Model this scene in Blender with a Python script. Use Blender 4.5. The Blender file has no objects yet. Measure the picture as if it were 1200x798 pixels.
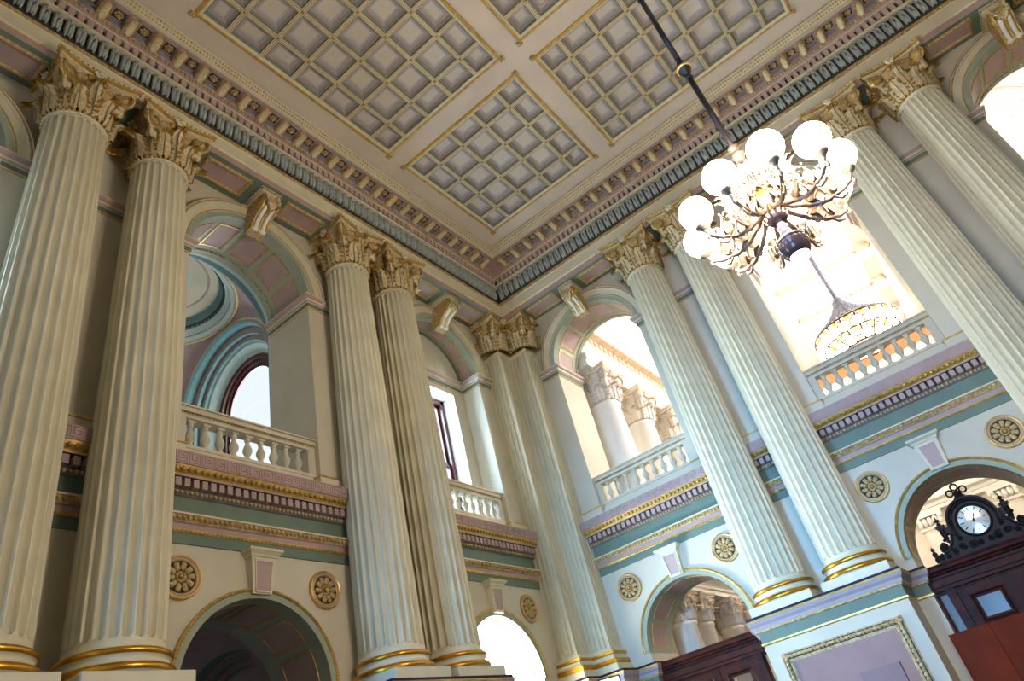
import bpy, math, random
from mathutils import Matrix, Vector
PI = math.pi
random.seed(7)
S = bpy.context.scene
COL = S.collection
Z0 = 1.6                       # eye height: everything below is laid out from eye level, the roots are lifted by Z0 at the end
XW, YW = -6.42, 10.91          # far corner of the two walls
L = 12.55                      # the hall is square
HL = L / 2
P = 4.135                      # pitch of the arches
XC, YC = XW + HL, YW - HL

# ------------------------------------------------------------------ camera
cam = bpy.data.objects.new('camera', bpy.data.cameras.new('camera'))
COL.objects.link(cam)
Rm = ((0.76917144, 0.598788997, -0.223219695), (0.494474809, -0.336405541, 0.801452416), (0.404808546, -0.726830826, -0.554839609))
cam.matrix_basis = Matrix(((Rm[0][0], Rm[1][0], Rm[2][0], 0), (Rm[0][1], Rm[1][1], Rm[2][1], 0), (Rm[0][2], Rm[1][2], Rm[2][2], 0), (0, 0, 0, 1)))
cam.data.sensor_width = 36
cam.data.lens = 36 * 803.2 / 1200
cam.data.clip_start = 0.05
cam.data.clip_end = 200
S.camera = cam
# ------------------------------------------------------------------ world, light, exposure
S.view_settings.view_transform = 'Standard'
S.view_settings.look = 'None'
S.view_settings.exposure = 1.5
S.view_settings.gamma = 1.0
S.view_settings.use_curve_mapping = False
S.cycles.use_denoising = True
S.cycles.max_bounces = 8
S.cycles.diffuse_bounces = 5
S.cycles.glossy_bounces = 3
S.cycles.transmission_bounces = 4
S.cycles.transparent_max_bounces = 8
S.cycles.caustics_reflective = False
S.cycles.caustics_refractive = False
S.cycles.sample_clamp_indirect = 6.0
W = bpy.data.worlds.new('overcast_sky'); S.world = W
W.use_nodes = True
W.node_tree.nodes['Background'].inputs[0].default_value = (0.86, 0.93, 1.0, 1)
W.node_tree.nodes['Background'].inputs[1].default_value = 0.40


def area(name, loc, direction, sx, sy, power, color, spread=180):
    d = bpy.data.lights.new(name, 'AREA'); d.shape = 'RECTANGLE'; d.size = sx; d.size_y = sy
    d.energy = power; d.color = color; d.spread = math.radians(spread)
    o = bpy.data.objects.new(name, d); COL.objects.link(o)
    o.rotation_mode = 'QUATERNION'
    o.rotation_quaternion = Vector(direction).to_track_quat('-Z', 'Y')
    o.location = loc
    return o


DAY = (0.45, 0.70, 1.0)
WARM = (1.0, 0.82, 0.62)
SKY = (0.16, 0.50, 1.0)
for k, pw, sp, dx in ((-P, 36, 42, 0.09), (0, 14, 60, -0.04)):   # cool daylight through the entrance doors behind the camera
    area('daylight', (XC + k, YW - L - 1.05, 0.6), (dx, 1, 0.1), 1.7, 3.2, pw, SKY, sp)
for k, pw, dx in ((-P, 24, 0.24), (0, 12, 0.0)):                  # and through the windows over them
    area('daylight', (XC + k, YW - L - 1.05, 6.2), (dx, 1, -0.24), 1.9, 4.0, pw, SKY, 58)
area('daylight', (-7.5, YW - 2.14, 5.6), (1, -0.15, -0.1), 1.2, 2.4, 110, (0.55, 0.80, 1.0))      # niche windows of the left wall
area('daylight', (-7.6, YW - 10.41, 5.7), (1, 0.75, -0.45), 1.6, 2.6, 50, DAY, 120)
area('daylight', (-7.9, YW - 10.41, 0.7), (1, 0.8, 0.15), 1.5, 3.0, 50, DAY, 120)
area('daylight', (-9.2, 6.95, 7.2), (0, -1, -0.2), 1.3, 1.6, 45, (0.9, 0.96, 1.0))              # lunette of the domed bay
area('daylight', (-8.6, 8.4, 0.6), (0.2, 0, 1), 1.4, 2.0, 480, (0.78, 0.92, 1.0))                # unseen lamp added inside the passage behind the left wall, aimed up
area('passage_fill', (-9.2, 4.2, -0.6), (-0.1, 0.3, 1), 0.8, 0.8, 2.2, (0.75, 0.86, 1.0))  # unseen fill added near the floor to lift the dark passage
for k in (16.3, 19.7, 23.1):   # clerestory lunettes of the hall beyond the right wall
    area('daylight', (5.75, k, 9.1), (-1, 0, -0.25), 1.6, 0.8, 900, (1.0, 0.97, 0.93))
    area('daylight', (-6.05, k, 9.1), (1, 0, -0.25), 1.6, 0.8, 200, (1.0, 0.97, 0.93))

# ------------------------------------------------------------------ materials


def srgb(c):
    out = []
    for v in c:
        v /= 255.0
        out.append(v / 12.92 if v <= 0.04045 else ((v + 0.055) / 1.055) ** 2.4)
    return out


MATS = {}


def mat(name, rgb, rough=0.55, metal=0.0, var=0.06, scale=3.0, bump=0.0, bscale=40.0, rgb2=None, emit=None, coat=0.0, transmission=0.0):
    m = bpy.data.materials.new(name); m.use_nodes = True
    nt = m.node_tree; b = nt.nodes['Principled BSDF']
    a = srgb(rgb)
    c2 = srgb(rgb2) if rgb2 else [v * (1 - 2.2 * var) for v in a]
    c1 = a if rgb2 else [min(1, v * (1 + var)) for v in a]
    tc = nt.nodes.new('ShaderNodeTexCoord')
    nz = nt.nodes.new('ShaderNodeTexNoise'); nz.inputs['Scale'].default_value = scale; nz.inputs['Detail'].default_value = 4
    nt.links.new(tc.outputs['Object'], nz.inputs['Vector'])
    rp = nt.nodes.new('ShaderNodeValToRGB')
    rp.color_ramp.elements[0].position = 0.35; rp.color_ramp.elements[1].position = 0.65
    rp.color_ramp.elements[0].color = (*c2, 1); rp.color_ramp.elements[1].color = (*c1, 1)
    nt.links.new(nz.outputs['Fac'], rp.inputs['Fac'])
    nt.links.new(rp.outputs['Color'], b.inputs['Base Color'])
    b.inputs['Roughness'].default_value = rough
    b.inputs['Metallic'].default_value = metal
    b.inputs['Coat Weight'].default_value = coat
    b.inputs['Transmission Weight'].default_value = transmission
    if bump:
        n2 = nt.nodes.new('ShaderNodeTexNoise'); n2.inputs['Scale'].default_value = bscale
        nt.links.new(tc.outputs['Object'], n2.inputs['Vector'])
        bp = nt.nodes.new('ShaderNodeBump'); bp.inputs['Strength'].default_value = bump; bp.inputs['Distance'].default_value = 0.02
        nt.links.new(n2.outputs['Fac'], bp.inputs['Height']); nt.links.new(bp.outputs['Normal'], b.inputs['Normal'])
    if emit:
        b.inputs['Emission Color'].default_value = (*srgb(emit[0]), 1); b.inputs['Emission Strength'].default_value = emit[1]
    if metal == 0 and rough >= 0.4: b.inputs['Specular IOR Level'].default_value = 0.3 if sum(rgb) > 250 else 0.15
    MATS[name] = m
    return m


plaster = mat('painted_plaster', (206, 199, 180), 0.6, var=0.03, scale=1.5, bump=0.04, bscale=30)
cream = mat('cream_paint', (212, 204, 178), 0.45, var=0.03)
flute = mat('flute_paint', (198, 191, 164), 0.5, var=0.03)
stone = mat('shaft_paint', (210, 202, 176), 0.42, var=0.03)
green = mat('green_paint', (108, 126, 112), 0.55, var=0.04)
lgreen = mat('pale_green_paint', (158, 166, 148), 0.55, var=0.03)
mauve = mat('mauve_paint', (176, 152, 148), 0.55, var=0.04)
lilac = mat('lilac_paint', (166, 154, 160), 0.55, var=0.04)
dmauve = mat('meander_ground', (124, 114, 114), 0.6, var=0.05)
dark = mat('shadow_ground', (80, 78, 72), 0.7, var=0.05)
pink = mat('pink_panel', (196, 168, 162), 0.55, var=0.03)
blue = mat('blue_panel', (146, 150, 172), 0.55, var=0.03)
leafgreen = mat('leaf_band_paint', (168, 176, 174), 0.5, var=0.06, scale=14)
richgold = mat('bright_gilding', (206, 150, 48), 0.3, metal=0.9, var=0.08, scale=10)
gold = mat('gilding', (222, 184, 104), 0.34, metal=0.65, var=0.10, scale=12)
dgold = mat('old_gilding', (192, 158, 96), 0.42, metal=0.5, var=0.15, scale=14)
gilt = mat('parcel_gilt', (222, 212, 182), 0.42, var=0.1, scale=26, rgb2=(204, 182, 136))
creamg = mat('cream_gilt_edge', (204, 184, 138), 0.42, var=0.1, scale=25, rgb2=(168, 132, 74))
ceilm = mat('ceiling_paint', (206, 194, 180), 0.65, var=0.03, scale=2, bump=0.05, bscale=25)
coffcen = mat('coffer_centre', (204, 196, 184), 0.6, var=0.02)
coffline = mat('coffer_line', (180, 184, 198), 0.6, var=0.02)
coffmauve = mat('coffer_mauve', (172, 158, 156), 0.6, var=0.03)
coffgreen = mat('coffer_green', (136, 140, 128), 0.6, var=0.03)
white = mat('white_plaster', (236, 234, 228), 0.6, var=0.02)
hallw = mat('hall_plaster', (238, 230, 216), 0.6, var=0.02)
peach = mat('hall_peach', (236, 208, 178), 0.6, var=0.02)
wood = mat('dark_mahogany', (74, 28, 17), 0.5, var=0.25, scale=6, rgb2=(40, 15, 11))
carved = mat('carved_black_wood', (32, 22, 21), 0.45, var=0.2, scale=10)
board = mat('red_brown_board', (128, 46, 16), 0.65, var=0.15, scale=2.0, rgb2=(104, 36, 12))
sash = mat('oxblood_frame', (84, 34, 28), 0.35, var=0.1, coat=0.2)
purple = mat('purple_strip', (46, 38, 66), 0.5, var=0.1)
bronze = mat('dark_bronze', (48, 42, 42), 0.32, metal=0.6, var=0.15, scale=10)
nickel = mat('antique_brass', (190, 174, 158), 0.34, metal=0.55, var=0.2, scale=16, rgb2=(124, 98, 80))
dkmetal = mat('bowl_enamel', (96, 80, 84), 0.2, metal=0.5, var=0.08)
dial_m = mat('clock_dial', (222, 218, 204), 0.12, metal=0.35, var=0.03)
black = mat('black_paint', (18, 17, 18), 0.4, var=0.05)
teal = mat('teal_paint', (104, 140, 140), 0.55, var=0.04)
palet = mat('pale_aqua_paint', (196, 214, 208), 0.55, var=0.02)
floorm = mat('floor_tile', (104, 84, 66), 0.35, var=0.2, scale=5, rgb2=(74, 58, 48))
greyglass = mat('frosted_pane', (110, 118, 124), 0.18, var=0.06, scale=4)
globe_m = mat('lit_globe', (255, 250, 244), 0.3, var=0.0, emit=((255, 236, 212), 44.0))
bulb_m = mat('lit_bulb', (255, 250, 244), 0.3, var=0.0, emit=((255, 244, 232), 3.0))
warm_m = mat('warm_bulb', (255, 240, 214), 0.3, var=0.0, emit=((255, 226, 178), 14.0))
amber_m = mat('amber_drop', (240, 170, 50), 0.15, var=0.1, emit=((255, 170, 40), 0.3))
crystal = mat('crystal_chain', (118, 120, 134), 0.4, var=0.2, scale=20)
screen_m = mat('lit_screen', (180, 214, 255), 0.3, var=0.0, emit=((190, 220, 255), 1.5))


def glass(name, tint, gloss=0.12):
    m = bpy.data.materials.new(name); m.use_nodes = True
    nt = m.node_tree; nt.nodes.clear()
    o = nt.nodes.new('ShaderNodeOutputMaterial'); mx = nt.nodes.new('ShaderNodeMixShader')
    t = nt.nodes.new('ShaderNodeBsdfTransparent'); g = nt.nodes.new('ShaderNodeBsdfGlossy')
    t.inputs[0].default_value = (*tint, 1); g.inputs['Roughness'].default_value = 0.3 if gloss < 0.05 else 0.05; mx.inputs[0].default_value = gloss
    nt.links.new(t.outputs[0], mx.inputs[1]); nt.links.new(g.outputs[0], mx.inputs[2]); nt.links.new(mx.outputs[0], o.inputs[0])
    return m


pane_m = glass('window_glass', (0.95, 0.97, 1.0), 0.08)
acryl = glass('clear_acrylic', (0.93, 0.93, 0.94), 0.003)

# ------------------------------------------------------------------ mesh builder


class MB:
    def __init__(s): s.v = []; s.f = []; s.m = []; s.s = []

    def add(s, vs, fs, m=0, sm=False):
        o = len(s.v); s.v += [tuple(v) for v in vs]
        for i, f in enumerate(fs):
            s.f.append(tuple(o + k for k in f)); s.m.append(m[i] if isinstance(m, (list, tuple)) else m); s.s.append(sm)

    def quad(s, a, b, c, d, m=0): s.add([a, b, c, d], [(0, 1, 2, 3)], m)

    def box(s, x0, x1, y0, y1, z0, z1, m=0):
        v = [(x0, y0, z0), (x1, y0, z0), (x1, y1, z0), (x0, y1, z0), (x0, y0, z1), (x1, y0, z1), (x1, y1, z1), (x0, y1, z1)]
        s.add(v, [(0, 3, 2, 1), (4, 5, 6, 7), (0, 1, 5, 4), (1, 2, 6, 5), (2, 3, 7, 6), (3, 0, 4, 7)], m)

    def lathe(s, prof, n=24, m=0, c=(0, 0, 0), sm=True, a0=0.0, a1=2 * PI):
        full = abs(a1 - a0 - 2 * PI) < 1e-6
        k = n if full else n + 1
        vs = []
        for r, z in prof:
            for i in range(k):
                a = a0 + (a1 - a0) * i / n
                vs.append((c[0] + r * math.cos(a), c[1] + r * math.sin(a), c[2] + z))
        fs = []; ms = []
        for j in range(len(prof) - 1):
            for i in range(n):
                i2 = (i + 1) % k
                fs.append((j * k + i, j * k + i2, (j + 1) * k + i2, (j + 1) * k + i))
                ms.append(m[j] if isinstance(m, (list, tuple)) else m)
        s.add(vs, fs, ms, sm)

    def tube(s, pts, r, n=6, m=0, closed=False, sm=True):
        pts = [Vector(p) for p in pts]; N = len(pts); vs = []
        up = Vector((0, 0, 1)); prev = None
        for i, p in enumerate(pts):
            if closed: t = pts[(i + 1) % N] - pts[i - 1]
            else: t = pts[min(i + 1, N - 1)] - pts[max(i - 1, 0)]
            t.normalize()
            if prev is None:
                a = t.cross(up)
                if a.length < 1e-3: a = t.cross(Vector((1, 0, 0)))
            else: a = prev - t * prev.dot(t)
            a.normalize(); prev = a.copy(); b = t.cross(a)
            rr = r[i] if isinstance(r, (list, tuple)) else r
            for k in range(n):
                w = 2 * PI * k / n
                q = p + a * (rr * math.cos(w)) + b * (rr * math.sin(w)); vs.append(q[:])
        fs = []
        for i in range(N if closed else N - 1):
            j = (i + 1) % N
            for k in range(n):
                k2 = (k + 1) % n
                fs.append((i * n + k, i * n + k2, j * n + k2, j * n + k))
        s.add(vs, fs, m, sm)
        if not closed:
            s.add(vs[:n], [tuple(range(n))[::-1]], m); s.add(vs[-n:], [tuple(range(n))], m)

    def ball(s, c, r, nu=8, nv=6, m=0, sm=True):
        if not isinstance(r, (list, tuple)): r = (r, r, r)
        vs = [(c[0], c[1], c[2] - r[2])]
        for j in range(1, nv):
            b = -PI / 2 + PI * j / nv
            for i in range(nu):
                a = 2 * PI * i / nu
                vs.append((c[0] + r[0] * math.cos(b) * math.cos(a), c[1] + r[1] * math.cos(b) * math.sin(a), c[2] + r[2] * math.sin(b)))
        vs.append((c[0], c[1], c[2] + r[2])); e = len(vs) - 1; fs = []
        for i in range(nu):
            i2 = (i + 1) % nu
            fs.append((0, 1 + i2, 1 + i))
            for j in range(nv - 2): fs.append((1 + j * nu + i, 1 + j * nu + i2, 1 + (j + 1) * nu + i2, 1 + (j + 1) * nu + i))
            fs.append((1 + (nv - 2) * nu + i, 1 + (nv - 2) * nu + i2, e))
        s.add(vs, fs, m, sm)

    def sweep(s, path, prof, m=0, closed=False, e0=0.0, e1=0.0, caps=False, sm=False):
        """path in plan (x, y); prof [(offset to the left of the path, z)]; m one index per profile segment"""
        N = len(path); n = len(prof); vs = []
        for i in range(N):
            p = Vector(path[i])
            d0 = (p - Vector(path[i - 1])).normalized() if (i > 0 or closed) else None
            d1 = (Vector(path[(i + 1) % N]) - p).normalized() if (i < N - 1 or closed) else None
            if d0 is None: d0 = d1
            if d1 is None: d1 = d0
            n0 = Vector((-d0.y, d0.x)); n1 = Vector((-d1.y, d1.x))
            b = n0 + n1; b = b / max(b.dot(n0), 1e-4) if b.length > 1e-4 else n0
            sh = d1 * e0 if (i == 0 and not closed) else (d0 * e1 if (i == N - 1 and not closed) else Vector((0, 0)))
            for o, z in prof:
                q = p + b * o + sh * o; vs.append((q.x, q.y, z))
        fs = []; ms = []
        for i in range(N if closed else N - 1):
            j = (i + 1) % N
            for k in range(n - 1):
                fs.append((i * n + k, j * n + k, j * n + k + 1, i * n + k + 1)); ms.append(m[k] if isinstance(m, (list, tuple)) else m)
        s.add(vs, fs, ms, sm)
        if caps and not closed:
            s.add(vs[:n], [tuple(range(n))], ms[0]); s.add(vs[-n:], [tuple(range(n))[::-1]], ms[0])

    def arc(s, cx, cz, prof, a0=0.0, a1=PI, n=24, m=0, sm=False):
        """prof [(radius, y)] swept round a centre in the xz plane"""
        k = len(prof); vs = []
        for i in range(n + 1):
            a = a0 + (a1 - a0) * i / n
            for r, y in prof: vs.append((cx + r * math.cos(a), y, cz + r * math.sin(a)))
        fs = []; ms = []
        for i in range(n):
            for j in range(k - 1):
                fs.append((i * k + j, (i + 1) * k + j, (i + 1) * k + j + 1, i * k + j + 1)); ms.append(m[j] if isinstance(m, (list, tuple)) else m)
        s.add(vs, fs, ms, sm)

    def xf(s, M, start=0):
        for i in range(start, len(s.v)): s.v[i] = (M @ Vector(s.v[i]))[:]

    def merge(s, o, M=None):
        b = len(s.v)
        s.v += [(M @ Vector(v))[:] for v in o.v] if M else o.v
        s.f += [tuple(b + k for k in f) for f in o.f]; s.m += o.m; s.s += o.s

    def mesh(s, name, mats):
        me = bpy.data.meshes.new(name)
        me.from_pydata(s.v, [], s.f)
        for x in (mats if isinstance(mats, (list, tuple)) else [mats]): me.materials.append(x)
        me.polygons.foreach_set('material_index', s.m); me.polygons.foreach_set('use_smooth', s.s)
        me.update()
        return me


def T(x=0, y=0, z=0): return Matrix.Translation((x, y, z))


def RZ(a): return Matrix.Rotation(a, 4, 'Z')


def RX(a): return Matrix.Rotation(a, 4, 'X')


def RY(a): return Matrix.Rotation(a, 4, 'Y')


def SC(x, y=None, z=None):
    if y is None: y = z = x
    return Matrix.Diagonal((x, y, z, 1))


def obj(name, me, parent=None, M=None, kind=None, label=None):
    o = bpy.data.objects.new(name, me); COL.objects.link(o)
    if parent is not None: o.parent = parent
    if M is not None: o.matrix_basis = M
    if kind: o['kind'] = kind
    if label: o['label'] = label
    return o


def thing(name, label, cat, M, group=None, me=None):
    o = obj(name, me, None, M); o['label'] = label; o['category'] = cat
    if group: o['group'] = group
    return o


def struct(name, me, M=None): return obj(name, me, None, M, 'structure')


LEFT = T(XW, YW - HL, 0) @ RZ(-PI / 2)      # wall frames: x along the wall, y out into the room, z up from eye level
RIGHT = T(XW + HL, YW, 0) @ RZ(PI)
FRONT = T(XW + HL, YW - L, 0)
EAST = T(XW + L, YW - HL, 0) @ RZ(PI / 2)
BAYS = (-P, 0.0, P)
FLOOR = -1.6
R1, Z1 = 0.89, 1.57            # lower arch
R2, Z2 = 0.97, 7.12            # upper arch
TH = 0.95

# ------------------------------------------------------------------ shell: floor, ceiling, four walls
b = MB(); b.box(-16, 8, -3.5, 32, FLOOR - 0.2, FLOOR)
struct('floor', b.mesh('floor', floorm))


def wall_mesh(solid_ends=True):
    b = MB(); E = HL + TH; n = 28
    for y, flip in ((0.0, 0), (-TH, 1)):
        for i, c in enumerate(BAYS):
            xl = -E if i == 0 else c - P / 2; xr = E if i == 2 else c + P / 2
            def rect(x0, x1, z0, z1): b.quad((x0, y, z0), (x1, y, z0), (x1, y, z1), (x0, y, z1), 0)
            for (r, zs, zb, zt) in ((R1, Z1, FLOOR, 2.95), (R2, Z2, 4.0, 10.05)):
                rect(xl, c - r, zb, zt); rect(c + r, xr, zb, zt)
                for k in range(n):
                    a, a2 = PI - PI * k / n, PI - PI * (k + 1) / n
                    b.quad((c + r * math.cos(a), y, zs + r * math.sin(a)), (c + r * math.cos(a2), y, zs + r * math.sin(a2)), (c + r * math.cos(a2), y, zt), (c + r * math.cos(a), y, zt), 0)
            rect(xl, xr, 2.95, 4.0)
    for c in BAYS:
        for (r, zs, zb) in ((R1, Z1, FLOOR), (R2, Z2, 4.0)):
            for sx in (-1, 1):
                b.quad((c + sx * r, 0, zb), (c + sx * r, -TH, zb), (c + sx * r, -TH, zs), (c + sx * r, 0, zs), 0)
            b.arc(c, zs, [(r, 0), (r, -0.13), (r, -TH + 0.2), (r, -TH)], n=n, m=[1, 1, 1])
        b.quad((c - R2, 0, 4.0), (c + R2, 0, 4.0), (c + R2, -TH, 4.0), (c - R2, -TH, 4.0), 0)
    return b.mesh('wall', [plaster, lgreen])


WM = wall_mesh()
b = MB(); b.box(-1.0, 1.0, -0.6, -0.5, FLOOR, 2.5); b.box(-1.0, 1.0, -0.6, -0.5, 4.0, 8.15); BLANK = b.mesh('arch_light_block', plaster)  # unseen panels added in the east arches to keep light out
b = MB(); b.box(-1.0, 1.0, -0.6, -0.5, 4.0, 5.0); BLANK2 = b.mesh('arch_light_block', plaster)
walls = {}
for nm, F in (('wall_left', LEFT), ('wall_right', RIGHT), ('wall_front', FRONT), ('wall_east', EAST)):
    walls[nm] = struct(nm, WM, F)

# ------------------------------------------------------------------ soffit panels, archivolts, imposts, plinths


def soffit_panel(r, y0, y1, a0, a1):
    b = MB(); n = 6; t = 0.012
    b.arc(0, 0, [(r - 0.004, y0), (r - t, y0 + 0.004), (r - t, y0 + 0.022), (r - 0.004, y0 + 0.026)], a0, a1, n, 1)
    b.arc(0, 0, [(r - 0.004, y1 - 0.026), (r - t, y1 - 0.022), (r - t, y1 - 0.004), (r - 0.004, y1)], a0, a1, n, 1)
    for a in (a0, a1):
        d = 0.024 / r * (1 if a == a0 else -1)
        b.arc(0, 0, [(r - 0.004, y0), (r - t, y0), (r - t, y1), (r - 0.004, y1)], a, a + d, 1, 1)
    b.arc(0, 0, [(r - 0.003, y0 + 0.02), (r - 0.003, y1 - 0.02)], a0 + 0.01, a1 - 0.01, n, 0)
    return b.mesh('soffit_panel', [mauve, dgold])


PAN = []
for k in range(6):
    g = math.radians(5); w = math.radians(24.16)
    a0 = g + k * (w + g)
    PAN.append((soffit_panel(R2, -TH + 0.24, -0.16, a0, a0 + w), soffit_panel(R1, -TH + 0.24, -0.16, a0, a0 + w)))


def bead_ring(b, r, y, n, rad, z=0, m=0):
    for i in range(n):
        a = PI * (i + 0.5) / n
        b.ball((r * math.cos(a), y, r * math.sin(a)), rad, 5, 4, m)


b = MB()
b.arc(0, 0, [(0.97, 0), (0.965, 0.035), (1.045, 0.035), (1.05, 0.055), (1.065, 0.058), (1.07, 0.05), (1.16, 0.06), (1.165, 0.085), (1.185, 0.09), (1.215, 0.08), (1.225, 0.095), (1.24, 0.095), (1.24, 0)], n=40,
      m=[1, 1, 0, 3, 0, 0, 0, 0, 2, 0, 3, 0])
UARCH = b.mesh('archivolt', [cream, lgreen, mauve, dgold])
b = MB()
b.arc(0, 0, [(0.89, 0), (0.885, 0.03), (0.95, 0.035), (0.955, 0.05), (0.97, 0.06), (0.985, 0.05), (0.99, 0.045), (0.99, 0)], n=40, m=[1, 1, 2, 3, 3, 2, 2])
LARCH = b.mesh('archivolt', [cream, lgreen, creamg, gold])
b = MB(); bead_ring(b, 1.2, 0.085, 90, 0.014); UBEAD = b.mesh('bead_molding', creamg)
b = MB(); bead_ring(b, 0.965, 0.058, 80, 0.012); LBEAD = b.mesh('bead_molding', gold)
b = MB(); bead_ring(b, R2 - 0.012, -TH + 0.12, 70, 0.016); SBEAD = b.mesh('bead_molding', creamg)
for w in walls.values():
    near = w.name in ('wall_left', 'wall_right')
    for c in BAYS:
        obj('archivolt', UARCH, w, T(c, 0, Z2)); obj('archivolt', LARCH, w, T(c, 0, Z1))
        if w.name == 'wall_east': obj('arch_light_block', BLANK, w, T(c))
        if not near: continue
        obj('bead_molding', UBEAD, w, T(c, 0, Z2), 'stuff'); obj('bead_molding', LBEAD, w, T(c, 0, Z1), 'stuff')
        niche = w.name == 'wall_left' and c != 0
        if not niche: obj('bead_molding', SBEAD, w, T(c, 0, Z2), 'stuff')
        for up, lo in PAN:
            if not niche: obj('soffit_panel', up, w, T(c, 0, Z2))
            obj('soffit_panel', lo, w, T(c, 0, Z1))

NPAN = []
for k in range(6):
    g = math.radians(5); w_ = math.radians(24.16); a0 = g + k * (w_ + g)
    NPAN.append(soffit_panel(R2, -0.36, -0.1, a0, a0 + w_))
IMP = [(0, 6.94), (0.012, 6.94), (0.012, 6.955), (0.02, 6.96), (0.02, 7.03), (0.035, 7.035), (0.05, 7.06), (0.055, 7.09), (0.085, 7.11), (0.095, 7.14), (0.095, 7.16), (0, 7.17)]
IMPM = [1, 1, 0, 2, 0, 3, 0, 3, 3, 0, 0]
PLI = [(0.05, 3.86), (0.05, 4.07), (0.062, 4.075), (0.062, 4.09), (0.05, 4.10), (0, 4.115)]


def jamb_paths(c, niche, r=R2, x_end=None):
    e0 = -HL if c < 0 else c - P / 2; e1 = HL if c > 0 else c + P / 2
    if niche: return [[(e0, 0), (c - r, 0), (c - r, -0.42), (c + r, -0.42), (c + r, 0), (e1, 0)]]
    return [[(e0, 0), (c - r, 0), (c - r, -TH)], [(c + r, -TH), (c + r, 0), (e1, 0)]]


for w in walls.values():
    b = MB(); p2 = MB()
    for c in BAYS:
        niche = w.name == 'wall_left' and c != 0
        for pt in jamb_paths(c, niche): b.sweep(pt, IMP, IMPM)
        for pt in jamb_paths(c, False): p2.sweep(pt, PLI, [0, 1, 1, 1, 0])
    obj('impost_molding', b.mesh('impost_molding', [cream, gold, green, mauve]), w)
    obj('plinth_course', p2.mesh('plinth_course', [plaster, gold]), w)

# the niches with a sash window in the left wall
b = MB(); n = 28; y = -0.42
hw, zb, zt = 0.65, 4.15, 6.83
for x0, x1, z0, z1 in ((-R2, -hw, 4.0, Z2), (hw, R2, 4.0, Z2), (-hw, hw, 4.0, zb), (-hw, hw, zt, Z2)):
    b.quad((x0, y, z0), (x1, y, z0), (x1, y, z1), (x0, y, z1), 0)
for k in range(n):
    a, a2 = PI * k / n, PI * (k + 1) / n
    b.quad((R2 * math.cos(a), y, Z2), (R2 * math.cos(a2), y, Z2), (R2 * math.cos(a2), y, Z2 + R2 * math.sin(a2)), (R2 * math.cos(a), y, Z2 + R2 * math.sin(a)), 0)
for x in (-hw, hw): b.quad((x, y, zb), (x, -0.86, zb), (x, -0.86, zt), (x, y, zt), 1)
for z in (zb, zt): b.quad((-hw, y, z), (hw, y, z), (hw, -0.86, z), (-hw, -0.86, z), 1)
b.arc(0, Z2, [(R2 - 0.05, y + 0.002), (R2 - 0.05, y + 0.03), (R2, y + 0.03)], n=28, m=2)
NICHE = b.mesh('niche_back', [plaster, white, green])


def sash_window(nm, M):
    w = struct(nm, None, M); fw = 0.085
    b = MB()
    b.box(-hw, -hw + fw, -0.80, -0.70, zb, zt); b.box(hw - fw, hw, -0.80, -0.70, zb, zt); b.box(-hw, hw, -0.80, -0.70, zt - fw, zt); b.box(-hw, hw, -0.80, -0.70, zb, zb + fw)
    obj('window_frame', b.mesh('window_frame', sash), w)
    for z0, z1, yy in ((zb + fw, 5.47, -0.74), (5.40, zt - fw, -0.78)):
        b = MB(); s = 0.055
        b.box(-hw + fw, -hw + fw + s, yy - 0.03, yy, z0, z1); b.box(hw - fw - s, hw - fw, yy - 0.03, yy, z0, z1)
        b.box(-hw + fw, hw - fw, yy - 0.03, yy, z0, z0 + s); b.box(-hw + fw, hw - fw, yy - 0.03, yy, z1 - s, z1)
        sa = obj('window_sash', b.mesh('window_sash', sash), w)
        b = MB(); b.box(-hw + fw + s, hw - fw - s, yy - 0.02, yy - 0.012, z0 + s, z1 - s); obj('window_pane', b.mesh('window_pane', pane_m), sa)
    b = MB(); b.box(-0.02, 0.02, -0.81, -0.775, 5.45, zt - fw); obj('glazing_bar', b.mesh('glazing_bar', sash), w)


for i, c in enumerate((-P, P)):
    obj('niche_back', NICHE, walls['wall_left'], T(c, 0, 0))
    for m_ in NPAN: obj('soffit_panel', m_, walls['wall_left'], T(c, 0, Z2))
    sash_window('window_%d' % (i + 1), LEFT @ T(c, 0, 0))

# ------------------------------------------------------------------ trims: middle entablature and great cornice
MID = [(0, 2.95), (0.02, 2.952), (0.02, 3.065), (0.035, 3.07), (0.042, 3.085), (0.04, 3.1), (0.04, 3.155), (0.06, 3.165), (0.075, 3.2), (0.10, 3.225), (0.11, 3.23), (0.11, 3.25), (0.02, 3.252),
       (0.02, 3.455), (0.04, 3.46), (0.06, 3.49), (0.07, 3.515), (0.06, 3.52), (0.06, 3.625), (0.14, 3.63), (0.145, 3.645), (0.15, 3.655), (0.19, 3.70), (0.205, 3.73), (0.22, 3.735), (0.22, 3.885), (0.05, 3.90), (0, 3.92)]
MM = [1, 1, 2, 3, 3, 4, 4, 2, 2, 2, 5, 5, 1, 1, 6, 6, 2, 7, 7, 8, 3, 3, 3, 4, 8, 9, 9]
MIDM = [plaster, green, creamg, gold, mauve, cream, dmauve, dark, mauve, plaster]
GT = [(0.0, 8.45), (0.56, 8.45), (0.56, 8.56), (0.575, 8.565), (0.60, 8.58), (0.60, 8.79), (0.62, 8.795), (0.62, 8.87), (0.60, 8.89), (0.60, 9.255), (0.69, 9.26), (0.69, 9.305), (0.63, 9.31), (0.63, 9.46), (0.70, 9.465), (0.70, 9.48),
      (0.70, 9.49), (0.735, 9.58), (0.72, 9.61), (0.71, 9.62), (0.71, 9.745), (0.965, 9.75), (0.965, 9.84), (0.975, 9.845), (1.0, 9.89), (1.025, 9.955), (1.03, 9.97), (0.9, 9.985), (0.0, 9.985)]
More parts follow.
